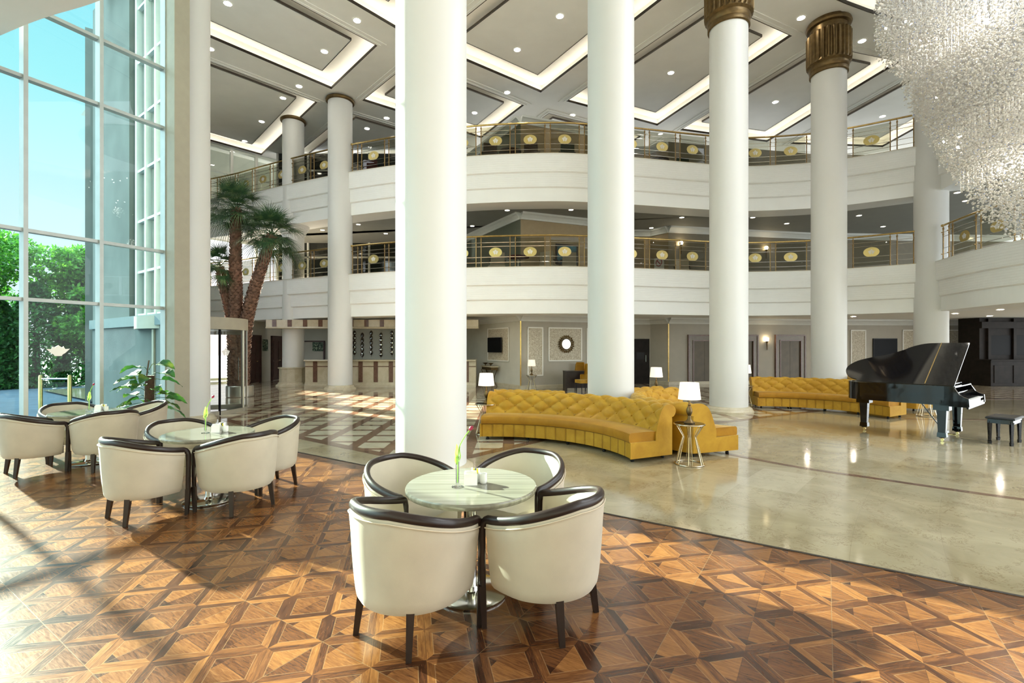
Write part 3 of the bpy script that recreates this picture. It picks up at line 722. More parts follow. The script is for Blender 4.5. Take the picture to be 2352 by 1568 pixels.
# ---- back walls
def wall(name, pts, z0, z1, mat, th=.2):
    o = MB().sweep([Vector((p[0], p[1], 0)) for p in pts], [(-th, z0), (0, z0), (0, z1), (-th, z1)]).build(name, mat, smooth=0); return struct(o)
WTV = [(-2.35, 23.5), (0.34, 19.0)]
WSUN = [(0.34, 19.0), (4.3, 20.55), (4.1, 22.0), (6.3, 22.0), (6.87, 21.25)]
WLIFT = [(6.87, 21.25), (10.7, 22.0), (13.9, 22.6), (18.96, 22.9), (25.8, 23.2)]
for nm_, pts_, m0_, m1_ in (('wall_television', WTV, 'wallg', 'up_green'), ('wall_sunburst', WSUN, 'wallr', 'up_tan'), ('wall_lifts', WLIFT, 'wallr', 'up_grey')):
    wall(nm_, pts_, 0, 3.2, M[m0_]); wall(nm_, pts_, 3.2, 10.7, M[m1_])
wall('wall_counter', [(-10.5, 23.5), (-2.35, 23.5)], 0, 2.95, M['wallc'])
wall('wall_north', [(-11.9, 26.8), (-11.9, 21.6)][::-1], 0, 2.95, M['wallg'])
wall('wall_back', [(-11.9, 26.8), (-2, 26.8)], 0, 2.95, M['wallg'])
CP = [(-.02, 0), (.0, -.26), (.05, -.26), (.07, -.20), (.16, -.10), (.22, -.07), (.24, -.0)]
k = 1
for top in (2.95, 6.95, 10.7):
    for pts in (WTV, WSUN, WLIFT):
        if top > 10 and pts is not WTV and pts is not WSUN: continue
        o = MB().sweep([Vector((p[0], p[1], 0)) for p in pts], [(d, top + z) for d, z in CP]).build('trim_8', M['cornice'], smooth=0); struct(o)
for pts in (WTV, WSUN, WLIFT, [(-10.5, 23.5), (-2.35, 23.5)]):
    o = MB().sweep([Vector((p[0], p[1], 0)) for p in pts], [(-.01, 0), (.035, 0), (.035, .13), (.02, .16), (-.01, .16)]).build('baseboard_back', M['stone'], smooth=0); struct(o)
# upper storeys of the back: dark glazed offices behind pale frames
def shopfront(a, b, z0, z1, n, nm):
    a = Vector((a[0], a[1], 0)); b = Vector((b[0], b[1], 0)); d = (b - a); L = d.length; d.normalize(); nn = Vector((d.y, -d.x, 0))
    root = thing(nm, None, None, tuple(a)); struct(root)
    MB().add([(0, 0, z0), tuple(d * L + Vector((0, 0, z0))), tuple(d * L + Vector((0, 0, z1))), (0, 0, z1)], [(0, 1, 2, 3)]).build('pane', M['dglass'], root, smooth=0)
    for i in range(n + 1):
        p = d * (L * i / n) + nn * .05; MB().bar(p + Vector((0, 0, z0)), p + Vector((0, 0, z1)), .09, .1, up=nn).build('mullion', M['cornice'], root, smooth=0)
    p = nn * .05 + Vector((0, 0, z0 + (z1 - z0) * .72)); MB().bar(p, p + d * L, .1, .08).build('transom', M['cornice'], root, smooth=0)
shopfront((-11.9, 24.6), (-2.6, 24.6), 4.3, 6.95, 6, 'window_6')
shopfront((-11.9, 24.6), (-2.6, 24.6), 8.3, 11.5, 6, 'window_7')

# ---- columns
def flute_ring(r, n, amp, ph=0):
    out = []
    for k in range(n * 4):
        a = 2 * PI * k / (n * 4); rr = r - (amp if k % 4 in (2, 3) else 0.0)
        out.append((rr * math.cos(a), rr * math.sin(a)))
    return out
def column(p, label, cap, r=.465, plinth='round', group=None, zt=CEIL, z0=.0):
    t = thing('column', label, 'column', (p[0], p[1], 0), 0, group)
    MB().lathe([(r, .15 if plinth != 'tall' else .8), (r, zt)], n=64, caps=False).build('shaft', M['column'], t, smooth=60)
    if plinth == 'round':
        MB().lathe([(r + .13, 0), (r + .13, .05), (r + .11, .07), (r + .09, .12), (r + .04, .15), (r, .16)], n=48).build('plinth', M['stone'], t)
    elif plinth == 'oct':
        MB().lathe([(r + .16, 0), (r + .15, .06), (r + .10, .09), (r + .08, .17), (r, .18)], n=12).build('plinth', M['stone'], t, smooth=0)
    else:
        MB().lathe([(r + .26, 0), (r + .25, .06), (r + .18, .10), (r + .16, .16), (r + .12, .17), (r + .12, .74), (r + .17, .76), (r + .17, .80), (r, .81)], n=12).build('plinth', M['stone'], t, smooth=0)
    if cap == 'bronze':
        c = MB()
        c.lathe([(r + .01, 9.90), (r + .045, 9.92), (r + .045, 10.0), (r + .03, 10.03), (r + .05, 10.06), (r + .065, 10.13), (r + .05, 10.2)], n=48, caps=False)
        c.build('capital_ring', M['bronze'], t, smooth=30)
        n = 26; P = []
        for z, rr, am in ((10.17, r + .05, .0), (10.22, r + .12, .005), (10.30, r + .13, .055), (11.10, r + .13, .055), (11.15, r + .10, .03)):
            P.append([(q[0], q[1], z) for q in flute_ring(rr, n, am)])
        MB().grid(P, wrap=True).build('capital_flutes', M['bronze'], t, smooth=0)
        MB().lathe([(r + .02, 11.1), (r + .03, 11.32), (r + .11, 11.34), (r + .14, 11.39), (r + .12, 11.46), (r + .10, 11.5)], n=48, caps=False).build('capital_top', M['bronze'], t)
    elif cap == 'ring':
        pr = [(r + .07 * math.cos(a) + .02, zt - .09 + .07 * math.sin(a)) for a in [PI * k / 8 - PI / 2 for k in range(9)]]
        MB().lathe([(r, zt - .16)] + pr + [(r, zt - .02)], n=48, caps=False).build('capital_ring', M['bronze'], t)
    return t
column((-1.07, 6.42), 'thick white column directly behind the nearest cafe table, nearest of all', 'bronze')
column((2.01, 9.85), 'white column rising from the middle of the curved mustard sofas', 'bronze')
column((5.63, 12.57), 'white column with bronze capital between the two groups of mustard sofas', 'bronze')
column((9.62, 14.69), 'white column with fluted bronze capital behind the tail of the piano', 'bronze')
column((14.26, 16.46), 'white column on the right behind the open piano lid, beside the chandelier', 'ring')
column((-6.82, 19.2), 'slender looking white column in front of the striped stone counter, brass ring on top', 'ring', plinth='oct')
column((-7.37, 10.94), 'white column on the left beside the revolving door and tall window', 'ring')
h = column((-9.45, 20.9), 'far white column on a tall faceted cream stone base at the counter end', 'ring', r=.44, plinth='tall')
MB().lathe([(.44, 6.45), (.5, 6.5), (.52, 6.6), (.62, 6.75), (.66, 6.87)], n=40, caps=False).build('collar', M['column'], h)

# ---- railings
def railing(path, s0, s1, phase, zt, label, sub, first=None):
    L = arclen(path); root = thing('balcony_railing', label, 'railing', (path[0][0], path[0][1], zt)); o0 = Vector((path[0][0], path[0][1], 0))
    seg = [along(path, L, s0 + (s1 - s0) * k / 70)[0] - o0 for k in range(71)]
    def ins(p, t, d=-.10): return p + Vector((t.y, -t.x, 0)) * d
    segt = [along(path, L, s0 + (s1 - s0) * k / 70) for k in range(71)]
    line = [ins(p - o0, t) for p, t in segt]
    MB().tube([q + Vector((0, 0, 1.12)) for q in line], .032, 10).build('handrail', M['brass'], root)
    for z in (.18, .37, .75, .89):
        MB().tube([q + Vector((0, 0, z)) for q in line], .010, 6).build('rail_rod', M['chrome'], root)
    for e, (p, t) in ((0, segt[0]), (1, segt[-1])):
        q = ins(p - o0, t); MB().lathe([(0.0, -.05), (.035, -.035), (.05, 0), (.035, .035), (0.0, .05)], c=(q.x, q.y, 1.12), n=12).build('rail_knob', M['brass'], root)
    post = None; glass = None; disc = None
    s = phase
    while s > s0 + 1.25: s -= 1.25
    def mkpost(ss):
        nonlocal post
        p, t = along(path, L, ss); q = ins(p - o0, t)
        if post is None:
            m_ = MB().lathe([(.034, .0), (.034, .03), (.018, .04), (.018, .80), (.026, .81), (.026, .84), (.018, .85), (.018, .98), (.028, .99), (.028, 1.03), (.012, 1.06), (.010, 1.10)], n=10)
            m_.box((0, -.03, .18), (.03, .05, .03)); m_.box((0, -.03, .89), (.03, .05, .03))
            post = m_.build('post', M['bronze_rail'], root)
            pp = post
        else: pp = post.copy(); C.objects.link(pp)
        pp.parent = root; pp.location = q; pp.rotation_euler = (0, 0, math.atan2(t.y, t.x))
    for e in (s0 + .04, s1 - .04): mkpost(e)
    while s < s1 - .05:
        for ds in (-.095, .095):
            if s0 + .1 < s + ds < s1 - .1: mkpost(s + ds)
        a, b = s + .13, s + 1.12
        c_ = (a + b) / 2
        if a > s0 and b < s1 + .3:
            p, t = along(path, L, c_); q = ins(p - o0, t, -.13); rz = math.atan2(t.y, t.x)
            if glass is None:
                glass = MB().add([(-.51, 0, .07), (.51, 0, .07), (.51, 0, 1.05), (-.51, 0, 1.05)], [(0, 1, 2, 3)]).build('glass_panel', M['rail_glass'], root, smooth=0); gg = glass
                mb = MB(); n = 32
                mb.add([(.235 * math.cos(2 * PI * k / n), y, .54 + .175 * math.sin(2 * PI * k / n)) for y in (-.012, -.004) for k in range(n)],
                       [tuple(range(n)), tuple(range(2 * n - 1, n - 1, -1))] + [(k, (k + 1) % n, n + (k + 1) % n, n + k) for k in range(n)])
                disc = mb.build('emblem_disc', M['gold'], root, smooth=0); dd = disc
                mb = MB(); emblem(mb, (0, -.016, .545), (1, 0, 0), (0, 0, 1), .19); lg = mb.build('emblem', M['decal'], disc, smooth=0)
            else:
                gg = glass.copy(); C.objects.link(gg); dd = disc.copy(); C.objects.link(dd)
                for ch in disc.children: c2 = ch.copy(); C.objects.link(c2); c2.parent = dd
            for ob in (gg, dd): ob.parent = root; ob.location = q; ob.rotation_euler = (0, 0, rz)
        s += 1.25
    return root
M['bronze_rail'] = plain('bronze_post', (0.30, 0.20, 0.085), 0.3, 0.85, var=0.2, scale=15)
LG = arclen(GL)
def s_at_x(path, L, X):
    for i in range(1, len(path)):
        if (path[i - 1][0] - X) * (path[i][0] - X) <= 0:
            t = (X - path[i - 1][0]) / (path[i][0] - path[i - 1][0] + 1e-9); return L[i - 1] + (L[i] - L[i - 1]) * t
    return L[-1]
ph = s_at_x(GL, LG, 0.015)
sC0, sC1, sF = s_at_x(GL, LG, -7.25), s_at_x(GL, LG, -6.35), s_at_x(GL, LG, 13.80)
for zt, nm in ((4.53, 'lower'), (8.53, 'upper')):
    railing(GL, s_at_x(GL, LG, -14.4), sC0, ph, zt, 'curved brass and glass railing on the %s gallery, left part behind the palm' % nm, None)
    railing(GL, sC1, sF, ph, zt, 'long curved brass railing with gold oval emblems along the %s gallery, middle' % nm, None)
LR = arclen(GR); railing(GR, .45, LR[-1] - .3, .9, 4.53, 'curved brass railing on the lower gallery at the right, below the chandelier', None)

# ---- recessed downlights
_dl = None
def downlight(p, label, group, r=.11, mat='lamp'):
    t = thing('recessed_downlight', label, 'ceiling light', tuple(p), 0, group)
    key = (r, mat)
    if key not in DL:
        a = MB().lathe([(0.0, -.004), (r * .86, -.004)], n=20, caps=False).build('lens', M[mat], t, smooth=0)
        b = MB().lathe([(r * .86, -.002), (r * .9, -.012), (r * 1.06, -.010), (r * 1.1, 0)], n=20, caps=False).build('trim_ring', M['ceramic'], t)
        DL[key] = (a, b)
    else:
        for s_ in DL[key]: c2 = s_.copy(); C.objects.link(c2); c2.parent = t
DL = {}
for x, y, z, lab in [(523, 8, .14, 'downlight in the coffer panel at the top left, beside the left column'), (745, 118, .14, 'downlight near the corner of the upper left coffer panel'),
        (820, 47, 0, 'downlight on the flat ceiling left of the thick column, near the picture top'), (687, 198, 0, 'downlight on the beam above the left ringed column'),
        (483, 112, 0, 'downlight half hidden by the left column on the coffer beam'), (650, 225, .14, 'downlight at the near corner of the lower left coffer panel'),
        (601, 279, .14, 'middle downlight of three in the lower left coffer panel'), (562, 324, .14, 'farthest downlight of three in the lower left coffer panel'),
        (888, 271, 0, 'downlight on the beam just right of the ringed column top'), (843, 295, .14, 'downlight in the small dark coffer panel right of the ringed column'),
        (1286, 37, .14, 'downlight in the middle coffer panel, near the second column, upper one'), (1188, 114, .14, 'downlight in the middle coffer panel, lower left one'),
        (1165, 212, 0, 'downlight on the beam under the middle coffer'), (1090, 259, .14, 'downlight in the coffer panel just above the upper railing, right of the thick column'),
        (1315, 264, 0, 'downlight on the ceiling just above the upper railing, left of the second column'), (1541, 167, .14, 'downlight in the coffer panel between the second column and first bronze capital'),
        (1840, 41, 0, 'downlight between the two bronze capitals'), (1781, 234, .14, 'downlight in the dark coffer panel between the two bronze capped columns'),
        (2027, 267, .14, 'downlight in the dark coffer panel above the railing end, left of the chandelier'), (1980, 94, 0, 'downlight right of the right bronze capital, near the chandelier')]:
    downlight(onz(x, y, CEIL + z - .002), lab, 'downlights in the high coffered ceiling', .12)
for x, y, lab in [(1165, 482.7, 'gallery downlight above the middle of the lower railing, left one'), (1311.6, 481.4, 'gallery downlight above the lower railing beside the second column'),
        (1084.6, 518.7, 'gallery downlight just right of the thick column'), (1566, 499, 'gallery downlight right of the second column, upper of two'), (1496, 523, 'gallery downlight right of the second column, lower of two'),
        (1729, 499, 'gallery downlight just right of the first bronze capped column'), (1807, 513, 'gallery downlight between the bronze capped columns, second from the top'), (1735, 534.6, 'gallery downlight between bronze capped columns, lower left'),
        (1840, 539, 'gallery downlight between bronze capped columns, lower right'), (1973, 494.7, 'gallery downlight right of the piano-side column, middle'), (2059, 465.6, 'gallery downlight highest of those above the short right railing stretch'),
        (2028, 520, 'gallery downlight above the short right railing stretch, right one'), (1958, 541.7, 'gallery downlight cut by the lower handrail at the piano-side column'), (2199, 442, 'gallery downlight left of the chandelier tip, higher one'),
        (2218, 461, 'gallery downlight left of the chandelier tip, lower one'), (823, 515, 'gallery downlight between ringed column and thick column, left one'), (886, 536, 'gallery downlight between ringed column and thick column, right one'),
        (740.6, 528, 'gallery downlight left of the ringed column')]:
    downlight(onz(x, y, 6.948), lab, 'downlights in the gallery ceiling', .10, 'lamp_in')
for x, y, lab in [(1088, 721, 'ground floor downlight above the television wall'), (1496, 722.6, 'ground floor downlight above the dark door'), (1854, 725.6, 'ground floor downlight above the right lift'),
        (1960, 726.6, 'ground floor downlight right of the piano-side column'), (2194, 719.5, 'ground floor downlight above the wall right of the piano lid'), (2297, 710.5, 'ground floor downlight above the dark bar, nearer'), (2273, 725, 'ground floor downlight above the dark bar, farther')]:
    downlight(onz(x, y, 2.948), lab, 'downlights in the ground floor ceiling', .10, 'lamp_gf')

# ================================================================ CAFE TABLES AND TUB CHAIRS
def tub_chair(label, group):
    t = thing('tub_chair', label, 'armchair', (0, 0, 0), 0, group)
    # plan of the curved back, from the left arm end round the back to the right arm end (y = forward)
    pts = [(-.322, .205)]
    pts += [(-.340, .13), (-.351, .04)]
    for k in range(1, 24):
        a = PI + PI * k / 24; pts.append((.354 * math.cos(a) * 1.0, .02 + .365 * math.sin(a)))
    pts += [(.351, .04), (.340, .13), (.322, .205)]
    P = smooth_path([(x, y, 0) for x, y in pts], 3); L = arclen(P); T = L[-1]
    def zr(i):
        s = L[i] / T; k = 1 - abs(2 * s - 1); k = min(1, k / .80); return .655 + .140 * (.55 * k + .45 * k * k * (3 - 2 * k))
    N = []
    for i in range(len(P)):
        tt = (P[min(i + 1, len(P) - 1)] - P[max(i - 1, 0)]).normalized(); N.append(Vector((tt.y, -tt.x, 0)))
    def shrink(p, k): return Vector((p.x * k, (p.y - .02) * k + .02, 0))
    rows = []
    def row(off, fz, k):
        return [shrink(P[i], k) + N[i] * off + Vector((0, 0, fz(i))) for i in range(len(P))]
    zt = lambda i: zr(i) - .012
    rows.append(row(-.030, lambda i: .30, .93)); rows.append(row(-.048, lambda i: .40, .95))
    rows.append(row(-.040, lambda i: .40 + (zt(i) - .40) * .5, .975)); rows.append(row(-.030, lambda i: zt(i) - .05, .99)); rows.append(row(-.016, zt, 1))
    rows.append(row(.014, zt, 1)); rows.append(row(.026, lambda i: zt(i) - .05, .99))
    for q, k in ((.75, .975), (.5, .955), (.28, .93), (.12, .905), (.04, .885)):
        rows.append(row(.024, lambda i, q=q: .245 + (zt(i) - .245) * q, k))
    rows.append(row(.012, lambda i: .237, .87)); rows.append(row(-.03, lambda i: .234, .84))
    mb = MB(); nr = len(rows); n = len(P)
    vs = [q for r in rows for q in r]; fs = []
    for a in range(nr - 1):
        for i in range(n - 1): fs.append((a * n + i, a * n + i + 1, (a + 1) * n + i + 1, (a + 1) * n + i))
    for i in range(n - 1): fs.append(((nr - 1) * n + i, (nr - 1) * n + i + 1, i + 1, i))
    fs.append(tuple(a * n for a in range(nr))); fs.append(tuple(a * n + n - 1 for a in range(nr - 1, -1, -1)))
    mb.add(vs, fs); mb.build('curved_back', M['fabric'], t, smooth=50)
    mb = MB()
    mb.tube([shrink(P[i], .998) + N[i] * .027 + Vector((0, 0, zr(i) - .040)) for i in range(n)], .0045, 6)
    mb.build('piping', M['seam'], t)
    # dark show-wood rail: round over the top, turning down into the front legs
    cen = [P[i] + Vector((0, 0, zr(i))) for i in range(n)]
    f0 = P[0]; f1 = P[-1]
    d0 = [Vector((f0.x * 1.02, f0.y + .032, .630)), Vector((f0.x * 1.03, f0.y + .042, .60)), Vector((f0.x * 1.03, f0.y + .042, .45)), Vector((f0.x * 1.03, f0.y + .038, .25))]
    d1 = [Vector((-p.x, p.y, p.z)) for p in d0]
    e0 = [Vector((f0.x, f0.y + .018, .648))]; e1 = [Vector((-e0[0].x, e0[0].y, e0[0].z))]
    path = d0[::-1] + e0 + cen + e1 + d1
    rr = [.023, .024, .025, .026, .027] + [.029] * n + [.027, .026, .025, .024, .023]
    MB().tube(path, rr, 12, flat=.78).build('wooden_rail', M['dwood'], t, smooth=60)
    for sx in (-1, 1):
        mb = MB(); p1 = Vector((sx * .332, .244, .26)); p0 = Vector((sx * .328, .232, 0))
        mb.tube([p0, p0.lerp(p1, .5), p1], [.021, .026, .029], 4); mb.build('leg', M['dwood'], t, smooth=0)
    for sx in (-1, 1):
        mb = MB(); p1 = Vector((sx * .205, -.215, .255)); p0 = Vector((sx * .222, -.245, 0))
        mb.tube([p0, p0.lerp(p1, .5), p1], [.022, .027, .032], 4); mb.build('leg', M['dwood'], t, smooth=0)
    # seat: rounded cushion on an upholstered base
    def seatring(k, z, fy): 
        out = []
        for i in range(0, n, 2):
            p = shrink(P[i], k); out.append(Vector((p.x, p.y + fy, z)))
        out.append(Vector((f1.x * k * .9, .225, z))); out.append(Vector((f1.x * k * .45, .238, z))); out.append(Vector((f0.x * k * .45, .238, z))); out.append(Vector((f0.x * k * .9, .225, z)))
        return out
    mb = MB(); R_ = [seatring(.80, .24, 0), seatring(.84, .25, 0), seatring(.84, .34, 0)]
    mb.grid(R_, wrap=True); mb.add(R_[0], [tuple(range(len(R_[0])))]); mb.add(R_[-1], [tuple(range(len(R_[0])))])
    mb.build('seat_base', M['fabric'], t, smooth=50)
    mb = MB(); R_ = [seatring(.80, .345, 0), seatring(.85, .36, .005), seatring(.85, .42, .005), seatring(.80, .445, 0), seatring(.5, .455, 0)]
    mb.grid(R_, wrap=True); mb.add(R_[-1], [tuple(range(len(R_[0])))]); mb.add(R_[0], [tuple(range(len(R_[0])))])
    mb.build('seat_cushion', M['fabric'], t, smooth=50)
    return t
def cafe_table(p, label):
    t = thing('cafe_table', label, 'table', (p[0], p[1], 0), 0, 'round cafe tables')
    if 'tab' not in DL:
        a = MB().lathe([(.0, .70), (.405, .70), (.440, .708), (.450, .722), (.450, .738), (.444, .748), (.0, .75)], n=96).build('table_top', M['top'], t, smooth=40)
        b = MB().lathe([(.04, .018), (.036, .1), (.036, .69)], n=24).build('pedestal', M['chrome'], t)
        b2 = MB().lathe([(.036, .66), (.12, .685), (.14, .70)], n=24, caps=False).build('top_bracket', M['bronze'], t)
        c_ = MB().lathe([(.0, .0), (.245, .0), (.25, .006), (.25, .014), (.235, .02), (.05, .026), (.04, .05)], n=64).build('base_plate', M['chrome'], t, smooth=40)
        DL['tab'] = (a, b, b2, c_)
    else:
        for s_ in DL['tab']: c2 = s_.copy(); C.objects.link(c2); c2.parent = t
    return t
TABS = [(-.28, 3.345), (-3.34, 5.33), (-6.18, 7.06)]
TN = ['nearest table', 'middle table', 'farthest table by the window']
cafe_table(TABS[0], 'round grey topped cafe table nearest the camera, chairs on four sides')
cafe_table(TABS[1], 'round grey topped cafe table, middle one of three, left of the thick column')
cafe_table(TABS[2], 'round grey topped cafe table farthest left beside the tall window')
def face(dx, dy): return math.atan2(dy, dx) - PI / 2
proto = tub_chair('cream velvet tub chair, front left at the nearest table, back to camera', 'cream tub chairs')
proto.location = (-.60, 2.93, 0); proto.rotation_euler = (0, 0, face(.568, .823))
CH = [((.21, 3.057), (-.82, .573), 'cream tub chair front right at the nearest table, tan shadowed back to camera'),
      ((-.75, 3.70), (.82, -.573), 'cream tub chair behind left of the nearest table, open side to camera'),
      ((.05, 3.86), (-.568, -.823), 'cream tub chair behind right of the nearest table, with a sunlit patch inside'),
      ((-3.69, 4.875), (.55, .835), 'cream tub chair front left at the middle table, back to camera'),
      ((-2.89, 5.13), (-.86, .51), 'cream tub chair front right at the middle table, back to camera'),
      ((-3.84, 5.66), (.84, -.54), 'cream tub chair behind left of the middle table, half hidden by its top'),
      ((-2.99, 5.90), (-.60, -.80), 'cream tub chair behind right of the middle table, seen from its side'),
      ((-6.46, 6.56), (.54, .84), 'cream tub chair at the far left edge of the photo, back to camera'),
      ((-5.71, 6.80), (-.85, .52), 'cream tub chair front right at the window table, back to camera'),
      ((-6.74, 7.40), (.84, -.54), 'cream tub chair behind left of the window table, tan inside'),
      ((-5.86, 7.60), (-.57, -.82), 'cream tub chair behind right of the window table, in front of the potted plant')]
for (x, y), (fx, fy), lab in CH: dup(proto, (x, y, 0), face(fx, fy), lab)

# things on the tables
def vase(p, lab, lab2, mir=1, rz=0.0):
    t = thing('bud_vase', lab, 'vase', (p[0], p[1], .75), rz, 'glass bud vases')
    MB().lathe([(.0, .0), (.038, .0), (.040, .003), (.030, .006), (.012, .012), (.011, .03), (.011, .195), (.013, .205), (.010, .205), (.009, .03), (.0, .02)], n=24).build('glass_body', M['crystal_glass'], t, smooth=60)
    f = thing('tulip', lab2, 'flower', (p[0], p[1], .75), rz, 'tulips in bud vases')
    st = smooth_path([(0, 0, .03), (.002, 0, .10), (.004, 0, .20), (.018, 0, .28), (.055, 0, .345), (.085, 0, .385)], 5)
    MB().tube(st, .0032, 8).build('stem', M['stem'], f)
    mb = MB(); c0 = st[-1]; d = (st[-1] - st[-3]).normalized(); b = d.cross(Vector((0, 1, 0))).normalized(); b2 = d.cross(b)
    for k in range(6):
        a = 2 * PI * k / 6; rows = []
        for j in range(6):
            u_ = j / 5; r = .0125 * math.sin(PI * (.12 + .80 * u_)) + .001; wv = .55 * math.sin(PI * min(1, .15 + .85 * u_))
            rows.append([c0 + d * (u_ * .042) + (b * math.cos(a + s_ * wv) + b2 * math.sin(a + s_ * wv)) * r * (1.0 if k % 2 else .93) for s_ in (-1, -.5, 0, .5, 1)])
        mb.grid(rows)
    mb.build('petals', M['petal'], f, smooth=60)
    for (z0, h, ph, lean) in ((.17, .115, 0.4, .25), (.19, .10, 2.6, .22), (.15, .085, 4.4, .5)):
        mb = MB(); rows = []
        for j in range(9):
            u_ = j / 8; wv = .013 * math.sin(PI * min(1, .12 + u_ * .88)) + .0008; rr = .004 + lean * h * u_ * u_ * .6 + .006 * math.sin(6 * u_)
            c_ = Vector((.004 + rr * math.cos(ph), rr * math.sin(ph), z0 + h * u_)); sd = Vector((-math.sin(ph), math.cos(ph), 0)); o_ = Vector((math.cos(ph), math.sin(ph), 0))
            rows.append([c_ + sd * wv * s_ + o_ * (abs(s_) * wv * .5) for s_ in (-1, -.5, 0, .5, 1)])
        mb.grid(rows); mb.build('leaf', M['stem'], f, smooth=60)
def condiments(p, rz, where):
    t = thing('napkin_holder', 'white ceramic napkin holder with paper napkins on the ' + where, 'napkin holder', (p[0], p[1], .75), rz, 'white napkin holders')
    mb = MB()
    for s in (-1, 1):
        R_ = [[Vector((x, s * (.022 + .012 * (1 - z / .075) ** 3), z)) for x in (-.045, -.038, 0, .038, .045)] for z in (.0, .01, .03, .055, .075)]
        mb.grid(R_); R2 = [[q + Vector((0, -s * .006, 0)) for q in r] for r in R_]; mb.grid(R2)
        mb.add([R_[-1][0], R_[-1][-1], R2[-1][-1], R2[-1][0]], [(0, 1, 2, 3)])
    mb.box((0, 0, .004), (.09, .05, .008)); mb.build('ceramic_body', M['ceramic'], t)
    mb = MB()
    for k in range(7): mb.box((rnd.uniform(-.004, .004), -.013 + .0043 * k, .045 + .003 * (k % 3)), (.078, .0022, .08))
    mb.build('napkins', M['paper'], t, smooth=0)
    d = Vector((math.cos(rz), math.sin(rz), 0)) * .085 + Vector((0, .02, 0))
    t2 = thing('sugar_bowl', 'small white ceramic cup beside the napkin holder on the ' + where, 'cup', (p[0] + d.x, p[1] + d.y, .75), 0, 'white ceramic cups')
    MB().lathe([(.0, .0), (.022, .0), (.025, .004), (.027, .02), (.027, .062), (.028, .066), (.025, .066), (.024, .02), (.0, .01)], n=32).build('cup_body', M['ceramic'], t2, smooth=50)
    d2 = Vector((0.03, .055, 0))
    t3 = thing('sachet_holder', 'white holder with yellow and black sachets on the ' + where, 'sachet holder', (p[0] + d2.x, p[1] + d2.y, .75), rz, 'sachet holders')
    MB().box((0, 0, .030), (.07, .035, .06)).build('holder_body', M['ceramic'], t3, smooth=0)
    for k, (mt, hh) in enumerate((('paper', .086), ('yel', .080), ('blk', .084), ('yel', .078), ('paper', .082))):
        MB().box((-.024 + .012 * k, 0, hh / 2 + .012), (.008, .030, hh), rz=rnd.uniform(-.2, .2)).build('sachet', M[mt], t3, smooth=0)
vase((-.369, 3.27), 'clear glass bud vase on the nearest table, left of the white cups', 'dark red tulip leaning right from the vase on the nearest table', rz=-.25)
vase((-3.36, 5.30), 'clear glass bud vase on the middle table', 'dark red tulip in the vase on the middle table, against the revolving door', rz=-.2)
vase((-6.15, 7.03), 'clear glass bud vase on the window table', 'dark red tulip bending far right in the vase on the window table', rz=-.3)
condiments((-.285, 3.335), .1, 'nearest table'); condiments((-3.27, 5.35), .1, 'middle table'); condiments((-6.05, 7.08), .1, 'window table')

